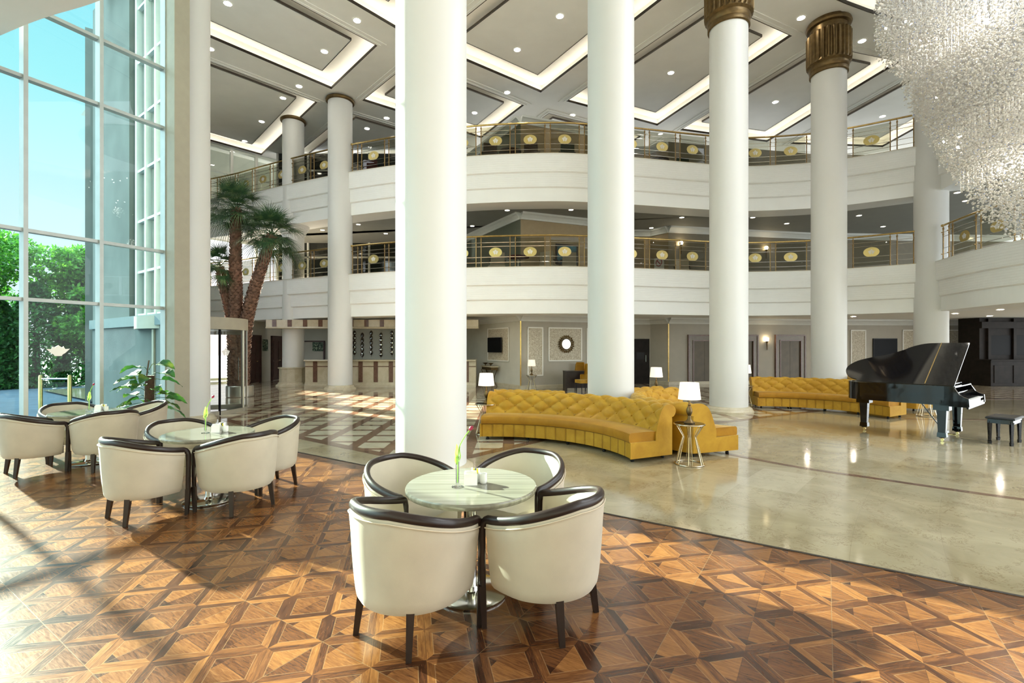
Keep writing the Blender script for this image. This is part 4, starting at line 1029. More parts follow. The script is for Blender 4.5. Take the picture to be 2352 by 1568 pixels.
# ================================================================ MUSTARD SOFAS
def sofa(c, rf, rb, fa, fb, label, group='curved buttoned sofas', mat='velvet', buttons=True):
    """c centre, rf radius at the seat front, rb radius at the back; fa=(angle at seat end, angle at back end) for each end"""
    t = thing('curved_sofa', label, 'sofa', (c[0], c[1], 0), 0, group)
    depth = abs(rb - rf)
    def pt(u, d, z):                # u 0..1 along, d in metres from the front
        k = d / depth; r = rf + (rb - rf) * k
        a0 = fa[0] + (fa[1] - fa[0]) * k; a1 = fb[0] + (fb[1] - fb[0]) * k
        a = math.radians(a0 + (a1 - a0) * u); return Vector((r * math.cos(a), r * math.sin(a), z))
    Lf = rf * math.radians(abs(fb[0] - fa[0])); Lb = rb * math.radians(abs(fb[1] - fa[1])); Lm = (Lf + Lb) / 2
    nu = max(40, int(Lm / .015))
    # skirt with pleat seams
    npl = max(6, round(Lf / .19)); mb = MB(); nn = npl * 8
    def dz(i): return -.010 if i % 8 == 0 else .0
    rows = [[pt(i / nn, .02 - dz(i), z) for i in range(nn + 1)] for z in (.065, .29)]
    mb.grid(rows)
    bk = [[pt(i / nn, depth - .06, z) for i in range(nn + 1)] for z in (.065, .29)]
    mb.grid(bk); mb.grid([rows[0], bk[0]]); mb.grid([rows[1], bk[1]])
    for e in (0, -1): mb.add([rows[0][e], rows[1][e], bk[1][e], bk[0][e]], [(0, 1, 2, 3)])
    mb.build('skirt', M[mat], t, smooth=20)
    mb = MB()
    for i in range(1, npl): mb.tube([pt(i / npl, .016, .07), pt(i / npl, .016, .285)], .0028, 4)
    mb.tube([pt(i / 60, .012, .292) for i in range(61)], .004, 5); mb.build('skirt_seams', M['seam_crease'], t, smooth=0)
    # seat cushion
    prof = [(.0, .30), (-.012, .32), (-.012, .40), (.0, .425), (.03, .438), (.3, .442), (depth - .28, .432), (depth - .2, .35), (depth - .2, .30)]
    mb = MB(); ns = 60; mb.grid([[pt(i / ns, d, z) for d, z in prof] for i in range(ns + 1)])
    for i in (0, ns): mb.add([pt(i / ns, d, z) for d, z in prof], [tuple(range(len(prof)))])
    mb.grid([[pt(i / ns, prof[0][0], prof[0][1]) for i in range(ns + 1)], [pt(i / ns, prof[-1][0], prof[-1][1]) for i in range(ns + 1)]])
    mb.build('seat_cushion', M[mat if mat != 'velvet' else 'velvet2'], t, smooth=40)
    # backrest: tufted face rolling over into a scroll
    D = depth
    ctrl = [(D - .36, .40), (D - .335, .50), (D - .30, .62), (D - .265, .72), (D - .22, .785), (D - .15, .825), (D - .06, .82), (D + .01, .775), (D + .03, .71), (D + .0, .65), (D - .05, .63)]
    pr = smooth_path([(a, b, 0) for a, b in ctrl], 4); LP = arclen(pr); nj = 44
    prof = [along(pr, LP, LP[-1] * j / nj) for j in range(nj + 1)]
    sp = .165; rowh = .125; Tt = LP[-1]
    P_ = []
    for i in range(nu + 1):
        u_ = i / nu; s = u_ * Lm; row = []
        for j in range(nj + 1):
            (q, tn) = prof[j]; tq = Tt * j / nj
            nrm = Vector((-tn.y, tn.x, 0))
            fade = 1.0
            amp = .050 * max(0, min(1, (tq - .04) / .05)) * max(0, min(1, (.66 - tq) / .12)) * max(0, min(1, min(s, Lm - s) / .06))
            A_ = s / sp + (tq - .06) / rowh; B_ = s / sp - (tq - .06) / rowh
            pf = (abs(math.sin(PI * A_ / 2)) * abs(math.sin(PI * B_ / 2))) ** .42
            d_ = q.x + nrm.x * amp * (pf - .8); z_ = q.y + nrm.y * amp * (pf - .8)
            row.append(pt(u_, d_, z_))
        P_.append(row)
    mb = MB(); mb.grid(P_); mb.build('tufted_back', M[mat], t, smooth=60)
    if buttons:
        mb = MB(); nk = int(Lm / sp / 2) + 4
        for sg_ in (-1, 1):
            for kk in range(-4, nk + 4):
                line = []
                for jj in range(19):
                    tq = .05 + .58 * jj / 18; s = sp * (2 * kk + sg_ * (tq - .06) / rowh)
                    if s < .03 or s > Lm - .03: continue
                    q, tn = along(pr, LP, tq); amp = .050 * max(0, min(1, (tq - .04) / .05)) * max(0, min(1, (.66 - tq) / .12)) * max(0, min(1, min(s, Lm - s) / .06))
                    o_ = -.8 * amp + .006; line.append(pt(s / Lm, q.x - tn.y * o_, q.y + tn.x * o_))
                if len(line) > 2: mb.tube(line, .0035, 4, caps=False)
        mb.build('crease_shade_lines', M['seam_crease'], t, smooth=0, recalc=False)  # thin dark tubes stand in for the shade in the creases
    # outer back and scroll ends
    prof2 = [(D - .05, .63), (D - .045, .60), (D - .045, .065)]
    mb = MB(); mb.grid([[pt(i / ns, d, z) for d, z in prof2] for i in range(ns + 1)]); mb.grid([[pt(i / ns, D - .36, .38) for i in range(ns + 1)], [pt(i / ns, D - .045, .38) for i in range(ns + 1)]])
    mb.build('back_panel', M[mat], t, smooth=40)
    for e in (0.0, 1.0):
        ring = [(q.x, q.y) for q, _ in prof[::2]] + [(D - .045, .60), (D - .045, .065), (.0, .065), (.0, .30), (D - .36, .30)]
        eps = -.0 if e == 0 else .0
        mb = MB(); cc = [pt(e, d, z) for d, z in ring]
        out = (pt(0, .3, 0) - pt(.02, .3, 0)).normalized() if e == 0 else (pt(1, .3, 0) - pt(.98, .3, 0)).normalized()
        c2 = [q + out * .025 for q in cc]; k = len(cc)
        mb.add(cc + c2, [tuple(range(k)), tuple(range(2 * k - 1, k - 1, -1))] + [(i, (i + 1) % k, k + (i + 1) % k, k + i) for i in range(k)])
        mb.build('end_panel', M['velvet'], t, smooth=30)
    # buttons
    if buttons:
        bt = None; j = 0
        ns_ = int(Lm / (sp))
        for r_ in range(1, 5):
            tq = .06 + rowh * r_
            if tq > .62: break
            off = 0 if r_ % 2 == 0 else 1
            q, tn = along(pr, LP, tq); nrm = Vector((-tn.y, tn.x, 0))
            for k in range(ns_ * 2):
                s = (k + 0.0) * sp
                # creases cross where both terms are whole even numbers
                if (k + r_) % 2: continue
                if s < .1 or s > Lm - .1: continue
                p = pt(s / Lm, q.x - nrm.x * .026, q.y - nrm.y * .026)
                if bt is None:
                    bt = MB().lathe([(0, .014), (.010, .010), (.015, 0), (.010, -.010), (0, -.014)], n=10, caps=False).build('button', M[mat], t); bb = bt
                else:
                    bb = bt.copy(); C.objects.link(bb)
                bb.parent = t; bb.location = p
    # feet
    ft = None
    for u_ in (.03, .26, .5, .74, .97):
        for d in (.09, D - .14):
            if ft is None:
                ft = MB().lathe([(.022, 0), (.028, .01), (.028, .03), (.02, .04), (.03, .066)], n=14).build('foot', M['blackm'], t); ff = ft
            else: ff = ft.copy(); C.objects.link(ff)
            ff.parent = t; ff.location = pt(u_, d, 0)
    return t
sofa((-.38, 6.63), 2.12, 2.93, (94.8, 89.8), (10.2, 14.4), 'long curved mustard buttoned sofa in the middle, in front of the second column')
sofa((4.13, 8.65), 1.15, 1.93, (240, 221.5), (108, 112), 'curved mustard sofa facing right, behind the lamp on the wire table', mat='velvet')
sofa((-.38, 6.63), 3.86, 3.06, (90.5, 89.0), (66, 64.0), 'mustard sofa standing back to back behind the long curved sofa', buttons=False)
sofa((4.13, 8.65), 2.86, 2.06, (115, 114), (142, 146), 'mustard sofa back to back behind the right facing sofa, beside the second column', buttons=False)
sofa((6.70, 11.15), 2.05, 2.86, (89, 86), (2, 10.5), 'curved mustard buttoned sofa behind the piano, right of the first bronze capped column')
sofa((11.9, 13.9), 1.15, 1.93, (238, 222), (110, 112), 'mustard sofa mostly hidden behind the piano, right end of the far group', buttons=False)

def side_table(p, label):
    t = thing('wire_side_table', label, 'side table', (p[0], p[1], 0), 0, 'wire side tables')
    if 'st' not in DL:
        a = MB().lathe([(0, .575), (.205, .575), (.205, .59), (0, .592)], n=48).build('table_top', M['black'], t)
        b = MB().tube([(.21 * math.cos(2 * PI * k / 40), .21 * math.sin(2 * PI * k / 40), .58) for k in range(40)], .010, 8, closed=True).build('top_rim', M['champ'], t)
        c_ = MB().tube([(.20 * math.cos(2 * PI * k / 40), .20 * math.sin(2 * PI * k / 40), .010) for k in range(40)], .009, 8, closed=True).build('base_ring', M['champ'], t)
        W = [a, b, c_]
        for k in range(6):
            an = 2 * PI * k / 6 + .25
            pts = []
            for s_ in (-1, 1):
                a0 = an + s_ * .14; a1 = an + s_ * .30
                pts.append([(.20 * math.cos(a0), .20 * math.sin(a0), .575), (.095 * math.cos(a0), .095 * math.sin(a0), .40), (.195 * math.cos(a0), .195 * math.sin(a0), .015)])
            mb = MB()
            for pp in pts: mb.tube(smooth_path(pp, 1), .006, 6)
            W.append(mb.build('wire_leg', M['champ'], t))
        DL['st'] = W
    else:
        for s_ in DL['st']: c2 = s_.copy(); C.objects.link(c2); c2.parent = t
def table_lamp(p, z, label, sc=1.0):
    t = thing('table_lamp', label, 'lamp', (p[0], p[1], z), 0, 'table lamps')
    if 'lp' not in DL:
        a = MB().lathe([(0, 0), (.075, 0), (.078, .012), (.06, .022), (.05, .035), (.035, .05), (.022, .075), (.028, .09), (.020, .105), (.034, .135), (.044, .165), (.040, .20), (.026, .235), (.016, .25), (.024, .262), (.014, .275), (.012, .33), (.010, .36)], n=32).build('lamp_base', M['bronze'], t, smooth=50)
        b = MB().lathe([(.158, .345), (.130, .585)], n=40, caps=False).build('lampshade', M['shade'], t)
        c_ = MB().lathe([(.0, .42), (.025, .44), (.03, .47), (.02, .50), (0, .51)], n=16, caps=False).build('bulb', M['bulb'], t)
        DL['lp'] = [a, b, c_]
    else:
        for s_ in DL['lp']: c2 = s_.copy(); C.objects.link(c2); c2.parent = t
M['bulb'] = emit('lamp_bulb', (1.0, 0.82, 0.55), 6.0)
for p, l1, l2 in [((2.56, 6.98), 'wire side table between the long sofa and its right neighbour', 'table lamp with white shade at the right end of the long sofa, nearest lamp'),
                  ((-.50, 9.40), 'wire side table at the left end of the long sofa', 'table lamp with white shade left of the long curved sofa'),
                  ((3.58, 12.0), 'wire side table hidden behind the middle sofas', 'table lamp seen over the sofa backs, in front of the dark door'),
                  ((6.62, 13.72), 'wire side table just right of the first bronze capped column', 'table lamp half hidden behind the first bronze capped column'),
                  ((.76, 18.72), 'wire side table against the wall below the tall narrow panel', 'far table lamp against the narrow patterned wall panel'),
                  ]:
    side_table(p, l1); table_lamp(p, .592, l2)
side_table((10.07, 11.75), 'wire side table behind the piano, right end of the far sofa')

# ================================================================ GRAND PIANO
PA = math.atan2(.61, .79)
pn = thing('grand_piano', 'black lacquered grand piano with its lid raised, on the right', 'piano', (7.80, 8.20, 0), PA)
outline = smooth_path([(0, .24, 0), (0, .8, 0), (0, 1.4, 0), (.02, 1.62, 0), (.12, 1.80, 0), (.30, 1.90, 0), (.50, 1.91, 0), (.70, 1.80, 0), (.84, 1.60, 0), (.96, 1.38, 0), (1.12, 1.18, 0), (1.28, 1.02, 0), (1.38, .84, 0), (1.40, .6, 0), (1.40, .24, 0)], 6)
OL = [(p.x, p.y) for p in outline]
mb = MB(); n = len(OL)
inn = []
cxx, cyy = .65, .9
for i, p in enumerate(outline):
    tt = (outline[min(i + 1, n - 1)] - outline[max(i - 1, 0)]).normalized(); nn_ = Vector((tt.y, -tt.x, 0)); inn.append((p.x + nn_.x * .045, p.y + nn_.y * .045))
rows = [[(p[0], p[1], z) for p in OL] for z in (.66, 1.0)]
mb.grid(rows); mb.grid([[(p[0], p[1], 1.0) for p in OL], [(p[0], p[1], 1.0) for p in inn], [(p[0], p[1], .80) for p in inn]])
mb.add([(p[0], p[1], .66) for p in OL], [tuple(range(n))])
mb.add([(p[0], p[1], .82) for p in inn], [tuple(range(n))])
mb.build('rim_case', M['black'], pn, smooth=40)
MB().add([(p[0], p[1], .93) for p in [(.10, .42), (.10, 1.5), (.3, 1.75), (.55, 1.72), (.8, 1.4), (1.1, 1.05), (1.28, .7), (1.28, .42)]], [tuple(range(8))]).build('harp_plate', M['gold'], pn, smooth=0)
mb = MB(); mb.box((.70, .24, .70), (1.40, .36, .10)); mb.box((.70, .055, .665), (1.40, .03, .08)); mb.build('keybed', M['black'], pn, smooth=0)
for sx in (0.03, 1.37):
    pr_ = [(.36, 1.0), (.24, 1.0), (.20, .93), (.16, .86), (.10, .82), (.04, .80), (.03, .66), (.36, .66)]
    vs = [(sx + d, y, z) for d in (-.03, .03) for y, z in pr_]; k = len(pr_)
    MB().add(vs, [tuple(range(k)), tuple(range(2 * k - 1, k - 1, -1))] + [(i, (i + 1) % k, k + (i + 1) % k, k + i) for i in range(k)]).build('cheek', M['black'], pn, smooth=0)
MB().box((.70, .125, .757), (1.22, .15, .018)).build('white_keys', M['keys'], pn, smooth=0)
mb = MB()
for k in range(51):
    if k % 7 in (0, 1, 3, 4, 5): mb.box((.70 - .61 + 1.22 * (k + 1) / 52, .155, .772), (.011, .09, .014))
mb.build('black_keys', M['blackm'], pn, smooth=0)
mb = MB(); mb.box((.70, .23, .82), (1.30, .03, .14)); mb.box((.70, .34, .985), (1.32, .24, .02)); mb.build('fallboard', M['black'], pn, smooth=0)
MB().box((.72, .42, 1.02), (.75, .22, .015)).build('music_shelf', M['black'], pn, smooth=0)
# lid: hinged on the straight side, raised about thirty degrees
lid_t = math.radians(31)
Mlid = Matrix.Translation((0, 0, 1.012)) @ Matrix.Rotation(-lid_t, 4, 'Y')
LO = [(p[0] + (-.02 if p[0] < .02 else .03 if p[0] > 1.2 else .02), p[1] + (.03 if p[1] > 1.5 else 0)) for p in OL]
def slab(poly, z0, z1): 
    k = len(poly); vs = [Mlid @ Vector((x, y, z)) for z in (z0, z1) for x, y in poly]
    return MB().add(vs, [tuple(range(k - 1, -1, -1)), tuple(range(k, 2 * k))] + [(i, (i + 1) % k, k + (i + 1) % k, k + i) for i in range(k)])
SPL = .62
front = [(x, y) for x, y in LO if y < SPL]; 
xr = max(x for x, y in LO if abs(y - SPL) < .12)
rear = [(-.02, SPL + .002)] + [(x, y) for x, y in LO if y > SPL + .002] + [(xr, SPL + .002)]
slab(rear, 0, .02).build('lid', M['black'], pn, smooth=20)
slab([(-.02, .22), (-.02, SPL - .002), (xr, SPL - .002), (1.43, .22)], 0, .02).build('front_lid_flap', M['black'], pn, smooth=20)
MB().bar(Mlid @ Vector((0, SPL, .021)), Mlid @ Vector((xr, SPL, .021)), .014, .006).build('lid_hinge', M['brass'], pn)
MB().tube([(1.30, .75, .95), Mlid @ Vector((1.22, .80, -.002))], .010, 8).build('prop_stick', M['black'], pn)
for (x, y) in ((.20, .42), (1.26, .40), (.50, 1.68)):
    lg = MB(); c0 = .055
    for z0, z1, r0, r1 in ((.56, .66, .11, .11), (.16, .56, .052, .068), (.08, .16, .066, .060), (.06, .08, .03, .05)):
        lg.add([(x + sx * r, y + sy * r, z) for z, r in ((z0, r0), (z1, r1)) for sx, sy in ((-1, -1), (1, -1), (1, 1), (-1, 1))], [(3, 2, 1, 0), (4, 5, 6, 7), (0, 1, 5, 4), (1, 2, 6, 5), (2, 3, 7, 6), (3, 0, 4, 7)])
    lo = lg.build('leg', M['black'], pn, smooth=0)
    mb = MB(); mb.lathe([(0, .05), (.02, .05), (.018, .065), (0, .07)], c=(x, y, 0), n=12); mb.tube([(x - .015, y, .025), (x + .015, y, .025)], .025, 14)
    mb.build('caster', M['brass'], lo)
ly = MB(); 
for s in (-1, 1): ly.bar((.70 + s * .05, .50, .66), (.70 + s * .06, .50, .12), .02, .03)
ly.box((.70, .50, .11), (.22, .12, .05)); ly.bar((.70, .50, .12), (.70, .85, .66), .015, .015); lyo = ly.build('pedal_lyre', M['black'], pn, smooth=0)
for k in (-1, 0, 1): MB().box((.70 + k * .055, .39, .075), (.022, .14, .012)).build('pedal', M['brass'], lyo, smooth=0)
bn = thing('piano_bench', 'black piano bench with leather seat standing by the keyboard', 'bench', (8.66, 8.50, 0), math.atan2(.56, .82) )
mb = MB()
for z, k in ((.435, .94), (.445, 1), (.462, 1), (.478, .93)): mb.v += [(sx * .335 * k, sy * .185 * k, z) for sx, sy in ((-1, -1), (1, -1), (1, 1), (-1, 1))]
for r in range(3): mb.f += [(r * 4 + i, r * 4 + (i + 1) % 4, r * 4 + 4 + (i + 1) % 4, r * 4 + 4 + i) for i in range(4)]
mb.f += [(3, 2, 1, 0), (12, 13, 14, 15)]; mb.m += [0] * len(mb.f)
mb.build('padded_seat', M['blackm'], bn, smooth=0)
MB().box((0, 0, .40), (.62, .32, .07)).build('apron', M['black'], bn, smooth=0)
for sx in (-1, 1):
    for sy in (-1, 1):
        MB().tube([(sx * .285, sy * .135, 0), (sx * .285, sy * .135, .05), (sx * .285, sy * .135, .06), (sx * .285, sy * .135, .40)], [.026, .030, .022, .034], 4).build('leg', M['black'], bn, smooth=0)

# ================================================================ REVOLVING DOOR, PALM, PLANT
rv = thing('revolving_door', 'curved glass revolving door drum with beige canopy band, left of the palm', 'door', (-8.25, 12.55, 0))
R_ = 1.2
MB().lathe([(R_ - .04, 2.12), (R_ + .03, 2.12), (R_ + .03, 2.42), (0, 2.42)], n=64, caps=False).build('canopy_band', M['jamb'], rv, smooth=40)
MB().lathe([(R_ - .04, 2.12), (0, 2.13)], n=48, caps=False).build('canopy_soffit', M['alud'], rv, smooth=0)
MB().lathe([(R_ - .05, 0), (R_ + .02, 0), (R_ + .02, .10), (R_ - .05, .10)], n=64, a0=-PI * .62, a1=PI * .22).build('floor_rail', M['jamb'], rv, smooth=40)
g_ = MB().lathe([(R_ - .01, .10), (R_ - .01, 2.12)], n=48, a0=-PI * .40, a1=PI * .20, caps=False).build('drum_glass', M['clear'], rv, smooth=60)
for a, m_ in ((-.40, 'screen'), (-.17, 'screen'), (.20, 'steel'), (.04, 'steel')):
    MB().tube([(R_ * math.cos(a * PI), R_ * math.sin(a * PI), .0), (R_ * math.cos(a * PI), R_ * math.sin(a * PI), 2.14)], .028, 8).build('drum_post', M[m_], rv)
for k in range(3):
    a = math.radians(118 + 120 * k + 20); d = Vector((math.cos(a), math.sin(a), 0)); w_ = MB()
    p0 = d * .05; p1 = d * 1.12
    for z in (.10, 2.05): w_.bar(p0 + Vector((0, 0, z)), p1 + Vector((0, 0, z)), .05, .12 if z < 1 else .09)
    for p in (p0, p1): w_.bar(p + Vector((0, 0, .04)), p + Vector((0, 0, 2.1)), .05, .07, up=d)
    lf = w_.build('door_wing', M['jamb'], rv, smooth=0)
    MB().add([tuple(p0 + Vector((0, 0, .1))), tuple(p1 + Vector((0, 0, .1))), tuple(p1 + Vector((0, 0, 2.05))), tuple(p0 + Vector((0, 0, 2.05)))], [(0, 1, 2, 3)]).build('wing_glass', M['clear'], lf, smooth=0)
    MB().tube([tuple(p1 * .9 + Vector((-d.y, d.x, 0)) * .06 + Vector((0, 0, z))) for z in (.8, 1.4)], .012, 8).build('push_bar', M['chrome'], lf)
mb = MB(); ax_ = Vector((.9, .43, 0)).normalized(); emblem(mb, (R_ * math.cos(-.13 * PI) + .005, R_ * math.sin(-.13 * PI), 1.55), Vector((-math.sin(-.13 * PI), math.cos(-.13 * PI), 0)), (0, 0, 1), .20); mb.build('decal', M['decal'], rv, smooth=0)

pl = thing('palm_tree', 'three trunked indoor fan palm in a steel drum planter behind the revolving door', 'palm', (-9.2, 16.35, 0))
MB().lathe([(.40, 0), (.42, .02), (.42, .36), (.40, .38), (.37, .38), (.37, .30), (0, .30)], n=48).build('planter', M['steel'], pl, smooth=40)
MB().lathe([(0, .32), (.37, .31)], n=24, caps=False).build('soil', M['soil'], pl)
def trunk(pts, r0, r1, seed):
    rr = random.Random(seed); P = smooth_path(pts, 14); L = arclen(P); mb = MB()
    n = len(P); rs = [r0 + (r1 - r0) * i / (n - 1) for i in range(n)]
    mb.tube(P, [r * .9 for r in rs], 14)
    # overlapping old leaf bases
    s = .05; k = 0
    while s < L[-1] - .02:
        p, t = along(P, L, s); r = r0 + (r1 - r0) * s / L[-1]
        a_ = t.cross(Vector((0, 1, 0))).normalized(); b_ = t.cross(a_)
        m = 9
        for j in range(m):
            an = 2 * PI * (j + (k % 2) * .5) / m + rr.uniform(-.1, .1)
            d = a_ * math.cos(an) + b_ * math.sin(an); sd = a_ * -math.sin(an) + b_ * math.cos(an)
            w_ = r * .42; h_ = .13 * rr.uniform(.8, 1.2); o_ = r * .9
            q = [p + d * o_ * .95 - sd * w_, p + d * o_ * .95 + sd * w_, p + d * (o_ + .035) + sd * w_ * .8 + t * h_ * .6, p + d * (o_ + .055) + t * h_, p + d * (o_ + .035) - sd * w_ * .8 + t * h_ * .6, p + d * (o_ + .02) + t * h_ * .2]
            mb.add(q, [(0, 5, 4), (0, 1, 5), (1, 2, 5), (5, 2, 3), (5, 3, 4)])
        s += .095; k += 1
    return mb.build('trunk', M['bark'], pl, smooth=0, recalc=False)
T1 = [(-.12, .0, .30), (-.13, 0, 1.5), (-.14, 0, 3.0), (-.15, 0, 4.5), (-.13, 0, 6.3)]
T2 = [(.10, -.05, .30), (.12, -.05, 1.4), (.26, -.06, 2.6), (.62, -.08, 3.9), (1.12, -.10, 5.4)]
T3 = [(-.22, .05, .30), (-.24, .05, 1.5), (-.33, .05, 2.7), (-.55, .05, 3.6), (-.72, .05, 4.35)]
trunk(T1, .25, .15, 1); trunk(T2, .24, .15, 2); trunk(T3, .2, .12, 3)
def fan(c, az, el, ln, fr, droop, rr):
    """a fan frond: stalk then spreading blades"""
    mb = MB(); d = Vector((math.cos(az) * math.cos(el), math.sin(az) * math.cos(el), math.sin(el)))
    st = [c + d * (ln * t) + Vector((0, 0, -droop * .35 * t * t)) for t in (0, .33, .66, 1)]
    mb.tube(st, [.012, .010, .008, .006], 5)
    base = st[-1]; t = (st[-1] - st[-2]).normalized(); sd = t.cross(Vector((0, 0, 1)))
    sd = sd.normalized() if sd.length > .05 else Vector((1, 0, 0)); u_ = sd.cross(t)
    nb = 26
    for k in range(nb):
        a = math.radians(-105 + 210 * k / (nb - 1)) + rr.uniform(-.03, .03); L = fr * (1 - .25 * abs(a) / 1.9) * rr.uniform(.88, 1.08)
        dd = (t * math.cos(a) + sd * math.sin(a) + u_ * .18 * abs(math.sin(a))).normalized(); nrm = dd.cross(u_).normalized()
        pts = []
        for j in range(6):
            q = j / 5; w_ = (.009 + .007 * math.sin(PI * min(1, q * 1.3))) * (1 - q) ** .6 + .001
            p = base + dd * L * q + Vector((0, 0, -droop * L * q ** 2.4 * rr.uniform(.9, 1.1)))
            pts.append((p - nrm * w_, p + nrm * w_))
        vs = [v for pr in pts for v in pr]; mb.add(vs, [(2 * j, 2 * j + 1, 2 * j + 3, 2 * j + 2) for j in range(5)])
    return mb.build('frond', M['palm'], pl, smooth=0, recalc=False)
rr = random.Random(5)
for c, n, s_ in ((Vector((-.13, 0, 6.3)), 38, 1.08), (Vector((1.13, -.10, 5.43)), 38, 1.12), (Vector((-.73, .05, 4.38)), 20, .8)):
    for k in range(n):
        el = math.radians(80 - 105 * ((k + .5) / n) ** .9); az = k * 2.399 + rr.uniform(-.3, .3)
        fan(c + Vector((0, 0, rr.uniform(-.05, .1))), az, el, (.42 + .28 * rr.random()) * s_, .66 * s_ * rr.uniform(.85, 1.15), .18 + .42 * (k / n), rr)

pp = thing('potted_plant', 'broad leaved green pothos on a coir pole in a dark pot beside the tall window', 'potted plant', (-6.72, 8.95, 0))
MB().lathe([(.17, 0), (.23, .45), (.245, .46), (.245, .50), (.21, .50), (.2, .44), (0, .44)], n=32).build('pot', M['pot'], pp)
MB().tube([(0, 0, .40), (.01, 0, .9), (.02, .0, 1.16)], [.075, .075, .07], 12).build('coir_pole', M['coir'], pp)
MB().tube(smooth_path([(.0, .0, .45), (-.03, -.05, .9), (-.02, -.02, 1.2), (.0, 0, 1.44)], 4), .012, 6).build('stem', M['trunk'], pp)
def bigleaf(p, az, pitch, L, W, roll=0.0):
    d = Vector((math.cos(az), math.sin(az), 0)); up = Vector((0, 0, 1)); sd = Vector((-math.sin(az), math.cos(az), 0))
    mb = MB(); start = Vector((0, 0, p.z - .10)); tip0 = p
    mb.tube(smooth_path([start, start.lerp(tip0, .5) + Vector((0, 0, .06)), tip0], 4), .005, 5)
    rows = []
    for j in range(10):
        q = j / 9; w_ = W * (math.sin(PI * (q ** .75)) ** .8 if 0 < q < 1 else 0) + .001
        ang = pitch - 1.1 * q * q; c = p + d * (L * q * math.cos(pitch * .6)) + up * (L * (q * math.sin(pitch) - .45 * q * q))
        row = []
        for s in (-1, -.66, -.33, 0, .33, .66, 1):
            row.append(c + (sd * math.cos(roll) + up * math.sin(roll)) * (w_ * s) + up * (abs(s) * w_ * .35 + .008 * math.sin(q * 22 + s * 3)))
        rows.append(row)
    mb.grid(rows); mb.build('leaf', M['leaf'], pp, smooth=60, recalc=False)
rr = random.Random(11)
LV = [(.10, 1.36, .1, .34), (-.18, 1.30, 3.3, .36), (.26, 1.20, -.2, .32), (.20, 1.08, .5, .34), (-.20, 1.16, 2.8, .36), (-.12, 1.10, -2.2, .36), (.05, 1.12, -1.2, .30), (-.24, 1.0, 3.5, .34), (-.22, .92, -2.6, .34),
      (.02, .98, -1.6, .32), (.14, .90, -.9, .28), (.34, .86, -.1, .32), (-.26, .78, 3.0, .34), (.28, .74, .3, .34), (-.08, .74, -1.9, .32), (.36, .66, -.4, .34), (-.22, .64, -2.8, .3), (.12, .66, -1.0, .3), (.30, .55, .1, .36), (-.28, .56, 2.6, .3), (.0, .95, 1.6, .3), (.1, .8, 1.2, .3), (-.1, .7, 2.0, .3)]
for x, z, az, L in LV: bigleaf(Vector((x, -.05 - .1 * rr.random() if az < 0 else .04, z)), az + rr.uniform(-.2, .2), rr.uniform(-.15, .45), L, L * .34, rr.uniform(-.5, .5))

# outside: low brass guard rail, trees, hedge
gr = thing('guard_rail', 'brass posts joined by a steel bar standing outside the tall window', 'guard rail', (-10.95, 11.6, -.06))
for x in (-.36, .34): MB().lathe([(.05, 0), (.05, .02), (.042, .03), (.042, 1.03), (.03, 1.07), (0, 1.08)], c=(x, 0, 0), n=20).build('post', M['brass'], gr)
MB().tube([(-.36, 0, .98), (.34, 0, .98)], .022, 10).build('bar', M['chrome'], gr)
MB().add([(-.32, 0, .1), (.30, 0, .1), (.30, 0, .9), (-.32, 0, .9)], [(0, 1, 2, 3)]).build('glass_infill', M['clear'], gr, smooth=0)
def tree(x, y, h, r, n, lab, mat='tree', base=.35, seed=0, leaf=.105, cone=False, cat='tree', nm='tree', grp='trees outside the tall window'):
    t = thing(nm, lab, cat, (x, y, -.06), 0, grp); g = np.random.default_rng(seed); n = int(n * 1.9)
    MB().tube([(0, 0, 0), (.05, 0, h * .4), (0, .05, h * .8)], [.16, .11, .04], 8).build('trunk', M['trunk'], t)
    nc = 16 if not cone else 1
    z0 = h * base
    if cone:
        u = g.random(n); a = g.random(n) * 2 * PI; zz = z0 + (h - z0) * u ** 1.0; rad = r * (1 - ((zz - z0) / (h - z0)) ** 1.6) ** .5 * (.75 + .3 * g.random(n))
        P = np.stack([rad * np.cos(a), rad * np.sin(a), zz], 1)
    else:
        cc = g.normal(size=(nc, 3)); cc /= np.linalg.norm(cc, axis=1)[:, None]; cc *= (g.random(nc) ** .4)[:, None]
        cc = cc * np.array([r * .75, r * .75, (h - z0) * .36]) + np.array([0, 0, (h + z0) / 2])
        k = g.integers(0, nc, n); d = g.normal(size=(n, 3)); d /= np.linalg.norm(d, axis=1)[:, None]
        P = cc[k] + d * (r * .42 * (.8 + .3 * g.random(n)))[:, None] * np.array([1, 1, .8])
    a = g.normal(size=(n, 3)); a /= np.linalg.norm(a, axis=1)[:, None]; b = np.cross(a, g.normal(size=(n, 3))); b /= np.linalg.norm(b, axis=1)[:, None]
    s = leaf * (.6 + .8 * g.random(n))[:, None]
    vs = np.stack([P - a * s, P + b * s * .45, P + a * s, P - b * s * .45], 1).reshape(-1, 3)
    me = bpy.data.meshes.new('foliage'); me.vertices.add(len(vs)); me.vertices.foreach_set('co', vs.ravel())
    me.loops.add(4 * n); me.loops.foreach_set('vertex_index', np.arange(4 * n)); me.polygons.add(n)
    me.polygons.foreach_set('loop_start', np.arange(n) * 4); me.polygons.foreach_set('loop_total', np.full(n, 4)); me.update(); me.validate()
    me.materials.append(M[mat]); o = bpy.data.objects.new('foliage', me); C.objects.link(o); o.parent = t
tree(-23.0, 19.5, 7.6, 3.0, 9000, 'tall leafy tree outside, leftmost in the window, higher than the others', seed=1)
tree(-20.2, 23.0, 7.0, 2.2, 7000, 'leafy tree outside behind the left window mullion', seed=2)
tree(-20.5, 25.5, 6.2, 2.3, 7000, 'bright leafy tree outside right of the middle of the window pane', seed=3)
